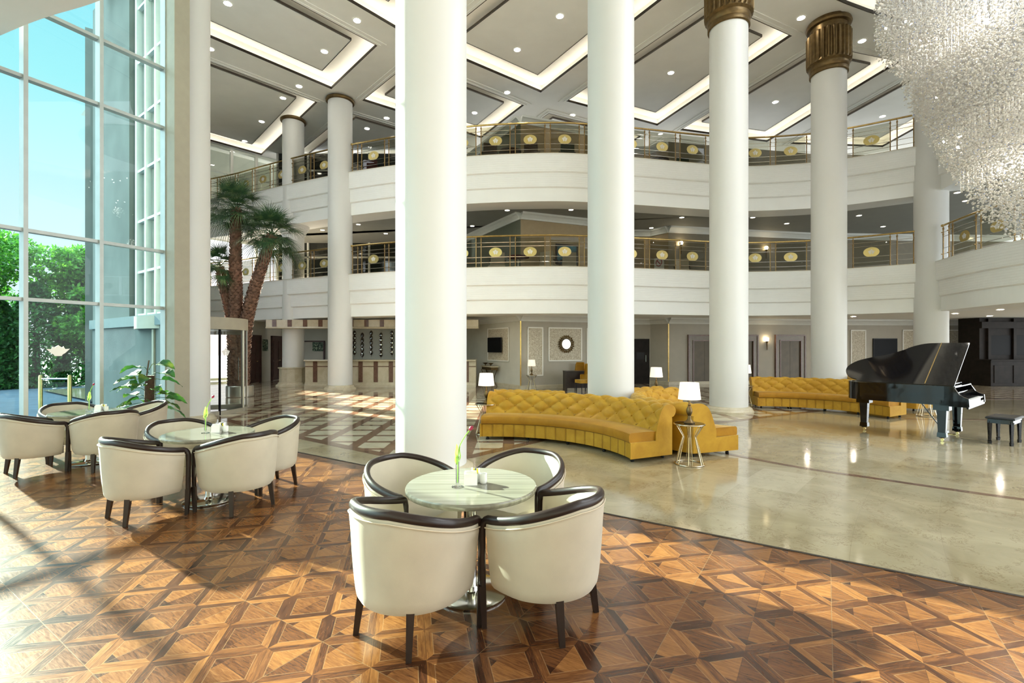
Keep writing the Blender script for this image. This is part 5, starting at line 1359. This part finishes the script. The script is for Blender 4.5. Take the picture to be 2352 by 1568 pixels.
tree(-18.7, 21.7, 4.6, 1.4, 5000, 'small bright green tree outside in front of the dark hedge', seed=4, base=.25)
tree(-18.2, 25.0, 5.8, 1.9, 6000, 'leafy tree outside beside the grey wall', seed=5, base=.2)
tree(-25.5, 21.0, 6.5, 2.6, 5000, 'leafy tree outside at the very left edge of the window', seed=6, base=.15)
for k, (x, y, h) in enumerate([(-23.0, 18.0, 4.6), (-21.6, 19.4, 4.3), (-20.6, 20.9, 4.5), (-19.6, 22.2, 4.2), (-18.6, 23.6, 4.4), (-22.3, 20.8, 3.9)]):
    tree(x, y, h, 1.15, 4500, 'dark conifer shrub in the hedge outside the tall window, %s from the left' % ['first', 'second', 'third', 'fourth', 'fifth', 'sixth'][k], 'hedge', .0, 20 + k, .09, True, 'shrub', 'conifer_shrub', 'dark hedge conifers')

# ================================================================ GROUND FLOOR BACK: counter, doors, pictures
def flat(o_pos, ang, name, label, cat, group=None): return thing(name, label, cat, o_pos, ang, group)
ct = thing('reception_counter', 'long cream stone reception counter with brown stripes behind the ringed column', 'counter', (-8.6, 20.05, 0))
CW = 7.1
MB().box((CW / 2, .3, .55), (CW, .5, 1.06)).build('counter_body', M['stone'], ct, smooth=0)
MB().sweep([Vector((0, .0, 0)), Vector((CW, .0, 0))], [(-.6, 1.08), (.10, 1.08), (.12, 1.11), (.10, 1.14), (-.6, 1.14)]).build('counter_top', M['stone'], ct, smooth=0)
MB().sweep([Vector((0, .05, 0)), Vector((CW, .05, 0))], [(0, 0), (.10, 0), (.10, .08), (.05, .12), (.04, .2), (0, .2)]).build('counter_base', M['stone'], ct, smooth=0)
MB().box((CW / 2, .045, .86), (CW, .02, .035)).build('stripe_band', M['stoneb'], ct, smooth=0)
for k in range(11):
    MB().box((.42 + .63 * k, .040, .64), (.17, .03, .86)).build('brown_stripe', M['stoneb'], ct, smooth=0)
cn = thing('counter_canopy', 'cream stone canopy beam with brown stripes hanging above the counter', 'canopy', (-10.25, 20.15, 2.44))
MB().box((4.42, .25, .22), (8.85, .5, .29)).build('beam', M['stone'], cn, smooth=0)
MB().sweep([Vector((0, 0, 0)), Vector((8.85, 0, 0))], [(-.5, 0), (.03, 0), (.05, .03), (.03, .07), (-.5, .07)]).build('ledge', M['stone'], cn, smooth=0)
for k in range(13): MB().box((.35 + .64 * k, -.008, .22), (.17, .03, .29)).build('brown_stripe', M['stoneb'], cn, smooth=0)
# strings of lozenge mirrors
for k, (px, dz) in enumerate([(814, .0), (832, -.10), (852.5, .0), (875, -.10), (900, .0)]):
    p = at(px, 795, 23.465); t = thing('mirror_string', 'hanging string of lozenge mirrors behind the counter, %s of five' % ['first', 'second', 'third', 'fourth', 'fifth'][k], 'wall mirror', (p.x, p.y, 1.30 + dz), 0, 'strings of lozenge mirrors')
    MB().tube([(0, .03, -.1), (0, .03, 1.16)], .008, 5).build('wire', M['dbrown'], t)
    for j in range(5):
        z = .1 + .235 * j; fr = MB(); n = 16
        def lz(r): return [(r * .62 * math.sin(2 * PI * i / n) * (abs(math.sin(2 * PI * i / n)) ** .35), r * math.cos(2 * PI * i / n)) for i in range(n)]
        o_ = lz(.125); i_ = lz(.105); fr.add([(x, y, z + q) for y in (0, .03) for x, q in o_], [tuple(range(n)), tuple(range(2 * n - 1, n - 1, -1))] + [(i, (i + 1) % n, n + (i + 1) % n, n + i) for i in range(n)])
        f = fr.build('lozenge_frame', M['dbrown'], t, smooth=0)
        MB().add([(x * .8, -.004, z + q * .8) for x, q in i_] + [(0, -.014, z)], [(i, (i + 1) % n, n) for i in range(n)]).build('mirror_facet', M['mirror'], f, smooth=0)
# dark framed opening behind the counter
p = at(701, 795, 23.38); wf = thing('pass_window', 'dark framed opening in the wall behind the counter with a botanical print inside', 'serving hatch', (p.x - .6, 23.44, 1.0))
MB().box((.75, .05, .42), (1.5, .02, 1.0)).build('inner_wall', M['wallg'], wf, smooth=0)
mb = MB(); mb.box((.75, .0, .94), (1.56, .08, .06)); mb.box((1.50, 0, .42), (.07, .08, 1.0)); mb.box((0, 0, .42), (.07, .08, 1.0)); mb.build('frame', M['ddoor'], wf, smooth=0)
MB().box((1.18, .03, .68), (.52, .02, .44)).build('print', M['art'], wf, smooth=0)
# doors on the left wall (face +x)
for k, (y, w_, lab) in enumerate([(22.28, 0.92, 'dark wooden panelled door nearest the palm'), (24.45, 1.05, 'dark wooden panelled door farther back on the left wall')]):
    d = thing('door_%d' % (k + 1), None, None, (-11.88, y, 0), PI / 2); struct(d)
    MB().box((0, 0, 1.08), (w_, .06, 2.12)).build('door_leaf', M['ddoor'], d, smooth=0)
    mb = MB(); mb.box((-w_ / 2 - .04, -.02, 1.1), (.08, .1, 2.2)); mb.box((w_ / 2 + .04, -.02, 1.1), (.08, .1, 2.2)); mb.box((0, -.02, 2.18), (w_ + .16, .1, .08)); mb.build('door_frame', M['ddoor'], d, smooth=0)
    for sx in (-1, 1):
        for z, hh in ((.55, .75), (1.5, .95)): MB().box((sx * w_ * .24, -.035, z), (w_ * .34, .02, hh)).build('door_panel', M['ddoor'], d, smooth=0)
    MB().tube([(.08, -.07, 1.0), (.2, -.07, 1.0)], .012, 6).build('door_handle', M['brass'], d)
t = thing('botanical_picture', 'small dark green botanical picture between the two wooden doors', 'picture', (-11.86, 23.25, 1.45), PI / 2)
MB().box((0, 0, .3), (.46, .03, .56)).build('canvas', M['art'], t, smooth=0)

def on_wall(a, b, px):          # where the sight line through column px meets wall a-b
    tx = (px - 1176.0) / FPX; ax_, ay = a; bx, by = b
    s = (tx * ay - ax_) / ((bx - ax_) - tx * (by - ay)); return Vector((ax_ + (bx - ax_) * s, ay + (by - ay) * s, 0))
def wall_ang(a, b): return math.atan2(b[1] - a[1], b[0] - a[0])
def zy(p, y): return EYE - (y - HOR) / FPX * p.y
def wall_panel(a, b, x0, x1, y0, y1, label, group='patterned wall panels'):
    p, q = on_wall(a, b, x0), on_wall(a, b, x1); m = (p + q) / 2; W_ = (q - p).length; z1, z0 = zy(m, y0), zy(m, y1)
    t = thing('wall_panel', label, 'wall panel', (m.x, m.y, z0), wall_ang(a, b), group); H_ = z1 - z0
    MB().box((0, -.012, H_ / 2), (W_, .02, H_)).build('damask_field', M['damask'], t, smooth=0)
    mb = MB(); f = .045
    for c, s in (((0, -.025, f / 2), (W_, .03, f)), ((0, -.025, H_ - f / 2), (W_, .03, f)), ((-W_ / 2 + f / 2, -.025, H_ / 2), (f, .03, H_)), ((W_ / 2 - f / 2, -.025, H_ / 2), (f, .03, H_))): mb.box(c, s)
    mb.build('moulding', M['ptrim'], t, smooth=0); return t
TVa, TVb = WTV[0], WTV[1]; SA, SB = (0.34, 19.0), (4.3, 20.55)
wall_panel(TVa, TVb, 1121, 1170, 753, 829, 'patterned wall panel with white moulding behind the television')
wall_panel(SA, SB, 1211, 1247, 751, 863, 'tall narrow patterned wall panel behind the far table lamp')
wall_panel(SA, SB, 1259, 1336, 752, 829, 'square patterned wall panel behind the sunburst mirror')
wall_panel(SA, SB, 1347, 1372, 753, 862, 'patterned wall panel mostly hidden by the second column')
LA, LB = (13.9, 22.6), (18.96, 22.9); LC, LD = (18.96, 22.9), (25.8, 23.2)
wall_panel(LA, LB, 1953, 1988, 757.5, 848, 'tall patterned wall panel left of the dark opening behind the piano')
wall_panel(LA, LB, 2072, 2108, 757, 848, 'tall patterned wall panel above the piano lid, half behind the right column')
wall_panel(LC, LD, 2172, 2215, 757, 848, 'tall patterned wall panel right of the right column')
MB_ = MB().bar(Vector((.34, 18.985, .15)), Vector((.34, 18.985, 2.7)), .05, .05); o = MB_.build('trim_9', M['brass'], smooth=0); struct(o)
o = MB().bar(Vector((6.87, 21.235, .15)), Vector((6.87, 21.235, 2.7)), .05, .05).build('trim_10', M['brass'], smooth=0); struct(o)
# television
p, q = on_wall(TVa, TVb, 1125.5), on_wall(TVa, TVb, 1158); m = (p + q) / 2; ang = wall_ang(TVa, TVb); nrm = Vector((math.sin(ang), -math.cos(ang), 0))
m2 = m + nrm * .12; tv = thing('television', 'black flat television on the patterned panel above the console table', 'television', (m2.x, m2.y, zy(m, 809)), ang)
H_ = zy(m, 775) - zy(m, 809); W_ = (q - p).length
MB().box((0, 0, H_ / 2), (W_ * .93, .06, H_)).build('case', M['blackm'], tv, smooth=0); MB().box((0, -.032, H_ / 2), (W_ * .9, .004, H_ * .93)).build('screen', M['screen'], tv, smooth=0)
MB().box((0, .06, H_ / 2), (.3, .07, .2)).build('wall_mount', M['blackm'], tv, smooth=0)
# console table with two dishes
cc = on_wall(TVa, TVb, 1135) + nrm * .28; cs = thing('console_table', 'stone topped console table on scrolled iron legs below the television', 'console table', (cc.x, cc.y, 0), ang)
MB().prism([(-.62, .18), (-.62, -.02), (-.45, -.14), (.45, -.14), (.62, -.02), (.62, .18)], .82, .86).build('table_top', M['stone'], cs, smooth=0)
MB().prism([(-.56, .15), (-.56, -.01), (-.42, -.10), (.42, -.10), (.56, -.01), (.56, .15)], .70, .815).build('iron_apron', M['bronze'], cs, smooth=0)
for sx in (-1, 1):
    for yy in (-.08, .14):
        MB().tube(smooth_path([(sx * .5, yy, .70), (sx * .30, yy, .45), (sx * .26, yy, .28), (sx * .38, yy, .10), (sx * .46, yy, .06), (sx * .50, yy, .0)], 4), .014, 6).build('scroll_leg', M['bronze'], cs)
MB().tube([(.46 + .06 * math.cos(a), -.08, .075 + .06 * math.sin(a)) for a in [k * .5 for k in range(12)]], .010, 6).build('scroll', M['bronze'], cs)
for k, dx in enumerate((-.28, .22)):
    w_ = cc + Vector((math.cos(ang), math.sin(ang), 0)) * dx
    b_ = thing('footed_dish', 'small dark footed dish on the console table, %s one' % ('left', 'right')[k], 'dish', (w_.x, w_.y, .86), 0, 'dishes on the console')
    MB().lathe([(.05, 0), (.02, .02), (.015, .05), (.06, .08), (.13, .13), (.12, .13), (.05, .09), (0, .08)], n=20).build('bowl', M['bronze'], b_)
# sunburst mirror
ang2 = wall_ang(SA, SB); n2_ = Vector((math.sin(ang2), -math.cos(ang2), 0)); m = on_wall(SA, SB, 1299) + n2_ * .06
sb = thing('sunburst_mirror', 'round sunburst mirror with dark petal frame on the square patterned panel', 'mirror', (m.x, m.y, zy(m, 790)), ang2)
mb = MB()
for k in range(24):
    a = 2 * PI * k / 24; rr0, rr1 = .24, .36 + .03 * (k % 2)
    for s in (-1, 1):
        c_ = Vector((math.cos(a) * (rr0 + rr1) / 2, -.01 - .01 * (k % 2), math.sin(a) * (rr0 + rr1) / 2)); e_ = Vector((math.cos(a), 0, math.sin(a))); f_ = Vector((-math.sin(a), 0, math.cos(a)))
        if s == 1: mb.add([c_ - e_ * .07, c_ + f_ * .042, c_ + e_ * .075, c_ - f_ * .042, c_ + Vector((0, -.02, 0)), c_ + Vector((0, .02, 0))], [(0, 1, 4), (1, 2, 4), (2, 3, 4), (3, 0, 4), (1, 0, 5), (2, 1, 5), (3, 2, 5), (0, 3, 5)])
mb.build('petal_frame', M['bronze'], sb, smooth=0)
MB().tube([(.22 * math.cos(2 * PI * k / 40), -.02, .22 * math.sin(2 * PI * k / 40)) for k in range(40)], .018, 8, closed=True).build('inner_ring', M['bronze'], sb)
MB().add([(.21 * math.cos(2 * PI * k / 32), -.015, .21 * math.sin(2 * PI * k / 32)) for k in range(32)], [tuple(range(32))]).build('glass', M['mirror'], sb, smooth=0)
# desk and yellow armchair in front of the sunburst wall
dk = thing('writing_desk', 'dark wooden desk beside the second column, yellow chair behind it', 'desk', (2.35, 18.55, 0), .1)
MB().box((.25, 0, .74), (1.2, .6, .04)).build('desk_top', M['dwood'], dk, smooth=0)
MB().box((-.32, 0, .36), (.05, .56, .72)).build('side_panel', M['dwood'], dk, smooth=0); MB().box((.82, 0, .36), (.05, .56, .72)).build('side_panel', M['dwood'], dk, smooth=0)
MB().box((.25, -.24, .42), (1.1, .03, .60)).build('modesty_panel', M['dwood'], dk, smooth=0)
def shell_chair(loc, rz, label, mat, grp=None, sc=1.0, nm='armchair', cat='armchair'):
    t = thing(nm, label, cat, loc, rz, grp)
    P_ = []
    for z, r, tp in ((.36, .27, 1), (.42, .30, 1), (.62, .31, .6), (.80, .30, .0), (.98, .27, -.6), (1.06, .22, -1)):
        row = []
        for k in range(13):
            a = PI + PI * k / 12; zz = z if z < .6 else z - (.0 if 3 <= k <= 9 else (z - .62) * .9)
            row.append(Vector((r * math.cos(a) * 1.0, .05 + r * math.sin(a), zz)))
        P_.append(row)
    inner = [[Vector((v.x * .82, (v.y - .05) * .82 + .05, v.z)) for v in r] for r in P_]
    mb = MB(); mb.grid(P_); mb.grid(inner); mb.grid([P_[-1], inner[-1]]); mb.grid([[r[0] for r in P_], [r[0] for r in inner]]); mb.grid([[r[-1] for r in P_], [r[-1] for r in inner]])
    mb.build('shell', mat, t, smooth=60)
    MB().box((0, .07, .42), (.46, .46, .12)).build('seat', mat, t, smooth=0)
    for sx in (-1, 1):
        for sy in (-.12, .24): MB().tube([(sx * .22, sy, 0), (sx * .2, sy, .37)], [.014, .02], 6).build('leg', M['blackm'], t)
    return t
shell_chair((2.68, 17.75, 0), 1.9, 'mustard yellow armchair at the dark desk, partly behind the second column', M['velvet'])
shell_chair((2.75, 19.35, 0), PI, 'ochre high backed chair behind the dark desk', M['velvet2'])
# lifts and dark doors
def lift(x0, x1, lab, a, b):
    p, q = on_wall(a, b, x0), on_wall(a, b, x1); m = (p + q) / 2; W_ = (q - p).length; t = thing('lift_door', lab, 'lift', (m.x, m.y, 0), wall_ang(a, b), 'lift doors'); H_ = zy(m, 768.5)
    def fr(w0, w1, h0, h1, d, mt, nm):
        mb = MB(); mb.box((-(w0 + w1) / 4, -d / 2, h1 / 2), ((w0 - w1) / 2, d, h1)); mb.box(((w0 + w1) / 4, -d / 2, h1 / 2), ((w0 - w1) / 2, d, h1)); mb.box((0, -d / 2, (h0 + h1) / 2), (w0, d, h0 - h1)); mb.build(nm, mt, t, smooth=0)
    fr(W_, W_ - .12, H_, H_ - .06, .09, M['stoneb'], 'outer_frame'); fr(W_ - .12, W_ - .44, H_ - .06, H_ - .24, .06, M['stone2'], 'stone_surround'); fr(W_ - .44, W_ - .54, H_ - .24, H_ - .29, .09, M['stoneb'], 'inner_frame')
    for s in (-1, 1): MB().box((s * (W_ - .54) / 4, -.015, (H_ - .29) / 2), ((W_ - .56) / 2, .03, H_ - .29)).build('door_leaf', M['bronze2'], t, smooth=0)
M['stone2'] = marble('taupe_stone', (0.15, 0.12, 0.085), (0.22, 0.18, 0.13), (0.15, 0.1, 0.06), 2.0, 0.3)
WA, WB_, WC, WD_ = (6.87, 21.25), (10.7, 22.0), (13.9, 22.6), (18.96, 22.9)
lift(1579, 1655, 'bronze lift door in a stone frame just left of the first bronze capped column', WA, WB_)
lift(1668, 1739.5, 'bronze lift door in a stone frame mostly hidden by the first bronze capped column', WA, WB_)
lift(1779, 1848, 'bronze lift door in a stone frame left of the piano-side column, right of the sconce', WB_, WC)
def door_flat(a, b, x0, x1, y0, num, mat):
    p, q = on_wall(a, b, x0), on_wall(a, b, x1); m = (p + q) / 2; W_ = (q - p).length; H_ = zy(m, y0); t = thing('door_%d' % num, None, None, (m.x, m.y, 0), wall_ang(a, b)); struct(t)
    MB().box((0, -.02, H_ / 2), (W_, .06, H_)).build('door_leaf', mat, t, smooth=0); MB().box((W_ * .1, -.055, H_ * .62), (W_ * .35, .01, H_ * .16)).build('door_sign', M['blackm'], t, smooth=0)
    MB().tube([(W_ * .33, -.09, 1.0), (W_ * .33, -.09, 1.3)], .012, 6).build('door_handle', M['chrome'], t)
door_flat((4.1, 22.0), (6.3, 22.0), 1440, 1491, 778, 3, M['ddoor2'] if 'ddoor2' in M else M['bar'])
p, q = on_wall(LA, LB, 2004), on_wall(LA, LB, 2059); m = (p + q) / 2 
t = thing('wall_screen', 'large black wall screen behind the piano lid between patterned panels', 'screen', (m.x, m.y, zy(m, 845)), wall_ang(LA, LB)); H_ = zy(m, 777) - zy(m, 845); W_ = (q - p).length
MB().box((0, -.03, H_ / 2), (W_, .06, H_)).build('frame', M['blackm'], t, smooth=0); MB().box((0, -.062, H_ / 2), (W_ * .95, .005, H_ * .95)).build('screen', M['screen'], t, smooth=0)
def sconce(m, z, rz, lab):
    t = thing('wall_sconce', lab, 'wall light', (m.x, m.y, z), rz, 'torch sconces')
    MB().lathe([(.0, -.42), (.015, -.40), (.03, -.1), (.05, -.02), (.07, 0), (.0, .0)], c=(0, -.09, 0), n=16).build('torch_stem', M['bronze'], t)
    MB().lathe([(.055, .0), (.085, .08), (.07, .14), (0, .17)], c=(0, -.09, .0), n=16).build('glass_shade', M['flame'], t)
m = on_wall(WB_, WC, 1758.5); sconce(m, zy(m, 783), wall_ang(WB_, WC), 'lit torch sconce on the lift wall, ground floor')
m = on_wall(WA, WB_, 1562); sconce(m, zy(m, 563), wall_ang(WA, WB_), 'lit torch sconce on the lower gallery wall, left of the first bronze capped column')
m = on_wall(WB_, WC, 1757); sconce(m, zy(m, 574), wall_ang(WB_, WC), 'lit torch sconce on the lower gallery wall, right of the first bronze capped column')
# bar
br = thing('bar_cabinet', 'tall dark wooden bar cabinet at the right edge behind the piano', 'bar cabinet', (20.3, 21.0, 0), 0)
MB().box((2.5, .5, 1.47), (5.0, 1.0, 2.94)).build('carcass', M['bar'], br, smooth=0)
MB().box((2.5, -.25, .55), (5.0, .5, 1.08)).build('bar_front', M['bar'], br, smooth=0); MB().box((2.5, -.27, 1.11), (5.1, .6, .05)).build('bar_top', M['bar'], br, smooth=0)
for k in range(6): MB().box((.45 + .82 * k, -.51, .52), (.64, .03, .74)).build('raised_panel', M['bar'], br, smooth=0)
for k in range(4): MB().box((.9 + 1.1 * k, -.01, 1.75), (.9, .03, .85)).build('glass_shelf_front', M['screen'], br, smooth=0)
for k in range(5): MB().box((.35 + 1.1 * k, -.05, 2.0), (.12, .1, 1.8)).build('pilaster', M['bar'], br, smooth=0)
MB().box((2.5, -.05, 2.62), (5.0, .12, .28)).build('frieze', M['bar'], br, smooth=0)

# ================================================================ GALLERY FURNITURE (seen through the railings)
def gal_chair(x, y, ztop, Y, rz, lab, mat, grp):
    p = at(x, y, Y); t = thing('gallery_chair', lab, 'chair', (p.x, p.y, ztop), rz, grp)
    mb = MB(); mb.box((0, 0, .26), (.56, .55, .34)); mb.build('seat', mat, t, smooth=0)
    P_ = [[Vector((sx * (.27 - .02 * q), -.25 - .06 * q + dy, .2 + .68 * q)) for sx in (-1, -.5, 0, .5, 1)] for dy in (0, .09) for q in (0, .5, 1)]
    mb = MB(); mb.grid(P_[:3]); mb.grid(P_[3:]); mb.grid([P_[2], P_[5]]); mb.grid([[r[0] for r in P_[:3]], [r[0] for r in P_[3:]]]); mb.grid([[r[-1] for r in P_[:3]], [r[-1] for r in P_[3:]]])
    mb.build('backrest', mat, t, smooth=40)
    for sx in (-1, 1): MB().bar((sx * .29, -.22, .58), (sx * .29, .22, .55), .05, .05).build('armrest', M['dwood'], t)
    for sx in (-1, 1):
        for sy in (-1, 1): MB().box((sx * .24, sy * .22, .05), (.04, .04, .1)).build('leg', M['dwood'], t)
def gal_table(x, z, Y, lab, mat):
    p = at(x, 795, Y); t = thing('gallery_table', lab, 'table', (p.x, p.y, z), 0, 'gallery tables')
    MB().lathe([(0, .70), (.42, .70), (.42, .74), (0, .74)], n=32).build('table_top', mat, t); MB().lathe([(.035, 0), (.035, .70)], n=12).build('pedestal', M['chrome'], t); MB().lathe([(.22, 0), (.22, .02), (.03, .03)], n=24).build('base', M['chrome'], t)
ZL, ZU = 4.33, 8.33
for x, Y, rz, lab in [(1140, 18.35, .25, 'pale armchair behind the lower railing, left of the wall corner'), (1262, 18.2, -.5, 'pale armchair behind the lower railing, right of the wall corner'), (1303, 18.35, .2, 'pale armchair behind the lower railing below the blue painting')]:
    gal_chair(x, 600, ZL, Y, rz, lab, M['fabric'], 'pale gallery chairs')
gal_chair(1567, 600, ZL, 19.7, -.4, 'tan armchair behind the lower railing near the wall sconce', M['fabric'], 'pale gallery chairs')
for x, Y, rz, lab, mt in [(1122, 18.2, .3, 'dark brown chair behind the upper railing right of the thick column', 'dbrown'), (1222, 18.2, -.2, 'dark brown chair behind the upper railing below the middle emblem', 'dbrown'), (1300, 18.2, .1, 'dark green chair behind the upper railing beside the second column', 'dgreen'),
                          (1560, 19.6, .2, 'dark chair behind the upper railing right of the second column', 'dgreen'), (853, 19.8, .2, 'maroon chair behind the upper railing left of the thick column', 'maroon')]:
    gal_chair(x, 350, ZU, Y, rz, lab, M[mt], 'dark gallery chairs')
gal_table(1190, ZL, 18.2, 'round maroon topped table behind the lower railing', M['maroon']); gal_table(1172, ZU, 18.3, 'round dark table behind the upper railing', M['dbrown'])
gal_table(1512, ZU, 19.2, 'round dark table behind the upper railing right of the second column', M['dbrown'])
m = on_wall(SA, SB, 1301) ; t = thing('framed_painting', 'blue painting in a dark frame on the lower gallery wall', 'painting', (m.x, m.y - .02, 5.0), ang2)
MB().box((0, -.02, .42), (1.0, .05, .85)).build('frame', M['dwood'], t, smooth=0); MB().box((0, -.05, .42), (.88, .01, .73)).build('canvas', M['blueart'], t, smooth=0)
m = on_wall((6.3, 22.0), (6.87, 21.25), 1513); t = thing('warning_sign', 'white no smoking sign with red circle on the lower gallery wall', 'sign', (m.x, m.y - .06, 5.35), -.9)
MB().box((0, 0, 0), (.5, .02, .6)).build('board', M['paper'], t, smooth=0)
sg = MB().tube([(.15 * math.cos(2 * PI * k / 24), -.016, .08 + .15 * math.sin(2 * PI * k / 24)) for k in range(24)], .018, 6, closed=True); sg.bar((-.1, -.016, .18), (.1, -.016, -.02), .02, .03); sg.build('prohibition_ring', M['red'], t)

# ================================================================ CHANDELIER
CX, CY = 11.2, 10.0
ch = thing('crystal_chandelier', 'huge chandelier of hanging glass crystals at the top right', 'chandelier', (CX, CY, 0))
MB().lathe([(0, 11.95), (3.1, 11.95), (3.15, 11.85), (3.1, 11.8), (0, 11.8)], n=64).build('ceiling_plate', M['chrome'], ch, smooth=40)
def zbot(r):
    K = [(0, 4.0), (.74, 4.06), (1.19, 4.67), (1.4, 5.2), (1.78, 5.9), (2.1, 6.9), (2.36, 7.4), (2.5, 8.2), (2.94, 8.9), (3.2, 9.2)]
    for i in range(len(K) - 1):
        if K[i][0] <= r <= K[i + 1][0]: t_ = (r - K[i][0]) / (K[i + 1][0] - K[i][0]); return K[i][1] + (K[i + 1][1] - K[i][1]) * t_
    return 9.2
g = np.random.default_rng(3); pts = []; strands = []
r_ = .06
while r_ < 2.98:
    m_ = max(4, int(2 * PI * r_ / .115))
    for k in range(m_):
        a = 2 * PI * k / m_ + r_ * 7; x, y = r_ * math.cos(a) + g.normal() * .02, r_ * math.sin(a) + g.normal() * .02
        zb = zbot(r_) + abs(g.normal()) * .14
        Yw = CY + y; zmax = 1.7 + 830.0 / FPX * Yw      # what lies higher is far above any view
        zt_ = min(11.8, zmax + .4)
        if zb > zt_: continue
        strands.append((x, y, zb)); z = zb + g.random() * .03
        while z < zt_: pts.append((x + g.normal() * .028, y + g.normal() * .028, z)); z += .095 + g.random() * .03
    r_ += .11
pts = np.array(pts); N_ = len(pts)
# the largest in view are single parts, the rest one countless mass
tanx = (CX + pts[:, 0]) / (CY + pts[:, 1]); tanz = (pts[:, 2] - 1.7) / (CY + pts[:, 1])
vis = (tanx < 1.05) & (tanz < .70); dist = np.hypot(CX + pts[:, 0], CY + pts[:, 1]) + (~vis) * 100
low = np.argsort(dist)[:4000]; sel = g.choice(low, 100, replace=False); rest = np.setdiff1d(np.arange(N_), sel)
OCT = np.array([(0, 0, 1.0), (.85, 0, .2), (0, .85, .2), (-.85, 0, .2), (0, -.85, .2), (.5, .5, -.65), (-.5, .5, -.65), (-.5, -.5, -.65), (.5, -.5, -.65)], float)
OF = np.array([(0, 1, 2), (0, 2, 3), (0, 3, 4), (0, 4, 1), (1, 5, 2), (2, 6, 3), (3, 7, 4), (4, 8, 1), (1, 8, 5), (2, 5, 6), (3, 6, 7), (4, 7, 8), (5, 8, 7), (5, 7, 6)])
def crystals(P, name):
    n = len(P); th = g.random(n) * 2 * PI; sc = .025 * (.75 + .5 * g.random(n)); ti = g.normal(size=(n, 2)) * .35
    c_, s_ = np.cos(th)[:, None], np.sin(th)[:, None]
    X = OCT[None, :, 0] * c_ - OCT[None, :, 1] * s_; Y = OCT[None, :, 0] * s_ + OCT[None, :, 1] * c_; Z = np.repeat(OCT[None, :, 2], n, 0)
    X = X + Z * ti[:, :1]; Y = Y + Z * ti[:, 1:]
    V_ = np.stack([X, Y, Z], 2) * sc[:, None, None] + P[:, None, :]; k = len(OCT)
    F_ = (OF[None] + (np.arange(n) * k)[:, None, None]).reshape(-1, 3)
    me = bpy.data.meshes.new(name); me.vertices.add(n * k); me.vertices.foreach_set('co', V_.ravel()); nf = len(F_)
    me.loops.add(nf * 3); me.loops.foreach_set('vertex_index', F_.ravel().astype(np.int32)); me.polygons.add(nf)
    me.polygons.foreach_set('loop_start', np.arange(nf) * 3); me.polygons.foreach_set('loop_total', np.full(nf, 3)); me.update()
    me.materials.append(M['crystal']); o = bpy.data.objects.new(name, me); C.objects.link(o); o.parent = ch; return o
o = crystals(pts[rest], 'crystal_mass'); o['kind'] = 'stuff'
c0 = crystals(np.zeros((1, 3)), 'crystal')
for i, ix in enumerate(sel):
    q = c0 if i == 0 else c0.copy()
    if i: C.objects.link(q); q.parent = ch
    q.location = tuple(pts[ix])
mb = MB()
for x, y, zb in strands:
    mb.add([(x - .0006, y, zb), (x + .0006, y, zb), (x + .0006, y, 11.8), (x - .0006, y, 11.8)], [(0, 1, 2, 3)])
o = mb.build('hanging_threads', M['chrome'], ch, smooth=0, recalc=False); o['kind'] = 'stuff'
bl = None
for k in range(46):
    a = g.random() * 2 * PI; r = 2.9 * math.sqrt(g.random()); z = zbot(r) + .5 + g.random() * 3.2
    if bl is None: bl = MB().lathe([(0, -.03), (.026, -.015), (.026, .015), (0, .03)], n=10, caps=False).build('bulb', M['spark'], ch); b = bl
    else: b = bl.copy(); C.objects.link(b); b.parent = ch
    b.location = (r * math.cos(a), r * math.sin(a), min(z, 9.5))
for k, (r, a, z) in enumerate([(1.9, 3.4, 8.2), (1.2, 4.2, 6.8), (.6, 2.6, 5.6), (1.9, 2.2, 9.0), (1.9, 5.2, 8.6)]):
    ld = bpy.data.lights.new('chandelier_light', 'POINT'); ld.energy = 28; ld.color = (1.0, .92, .8); ld.shadow_soft_size = .25
    lo = bpy.data.objects.new('chandelier_light', ld); C.objects.link(lo); lo.location = (CX + r * math.cos(a), CY + r * math.sin(a), z)
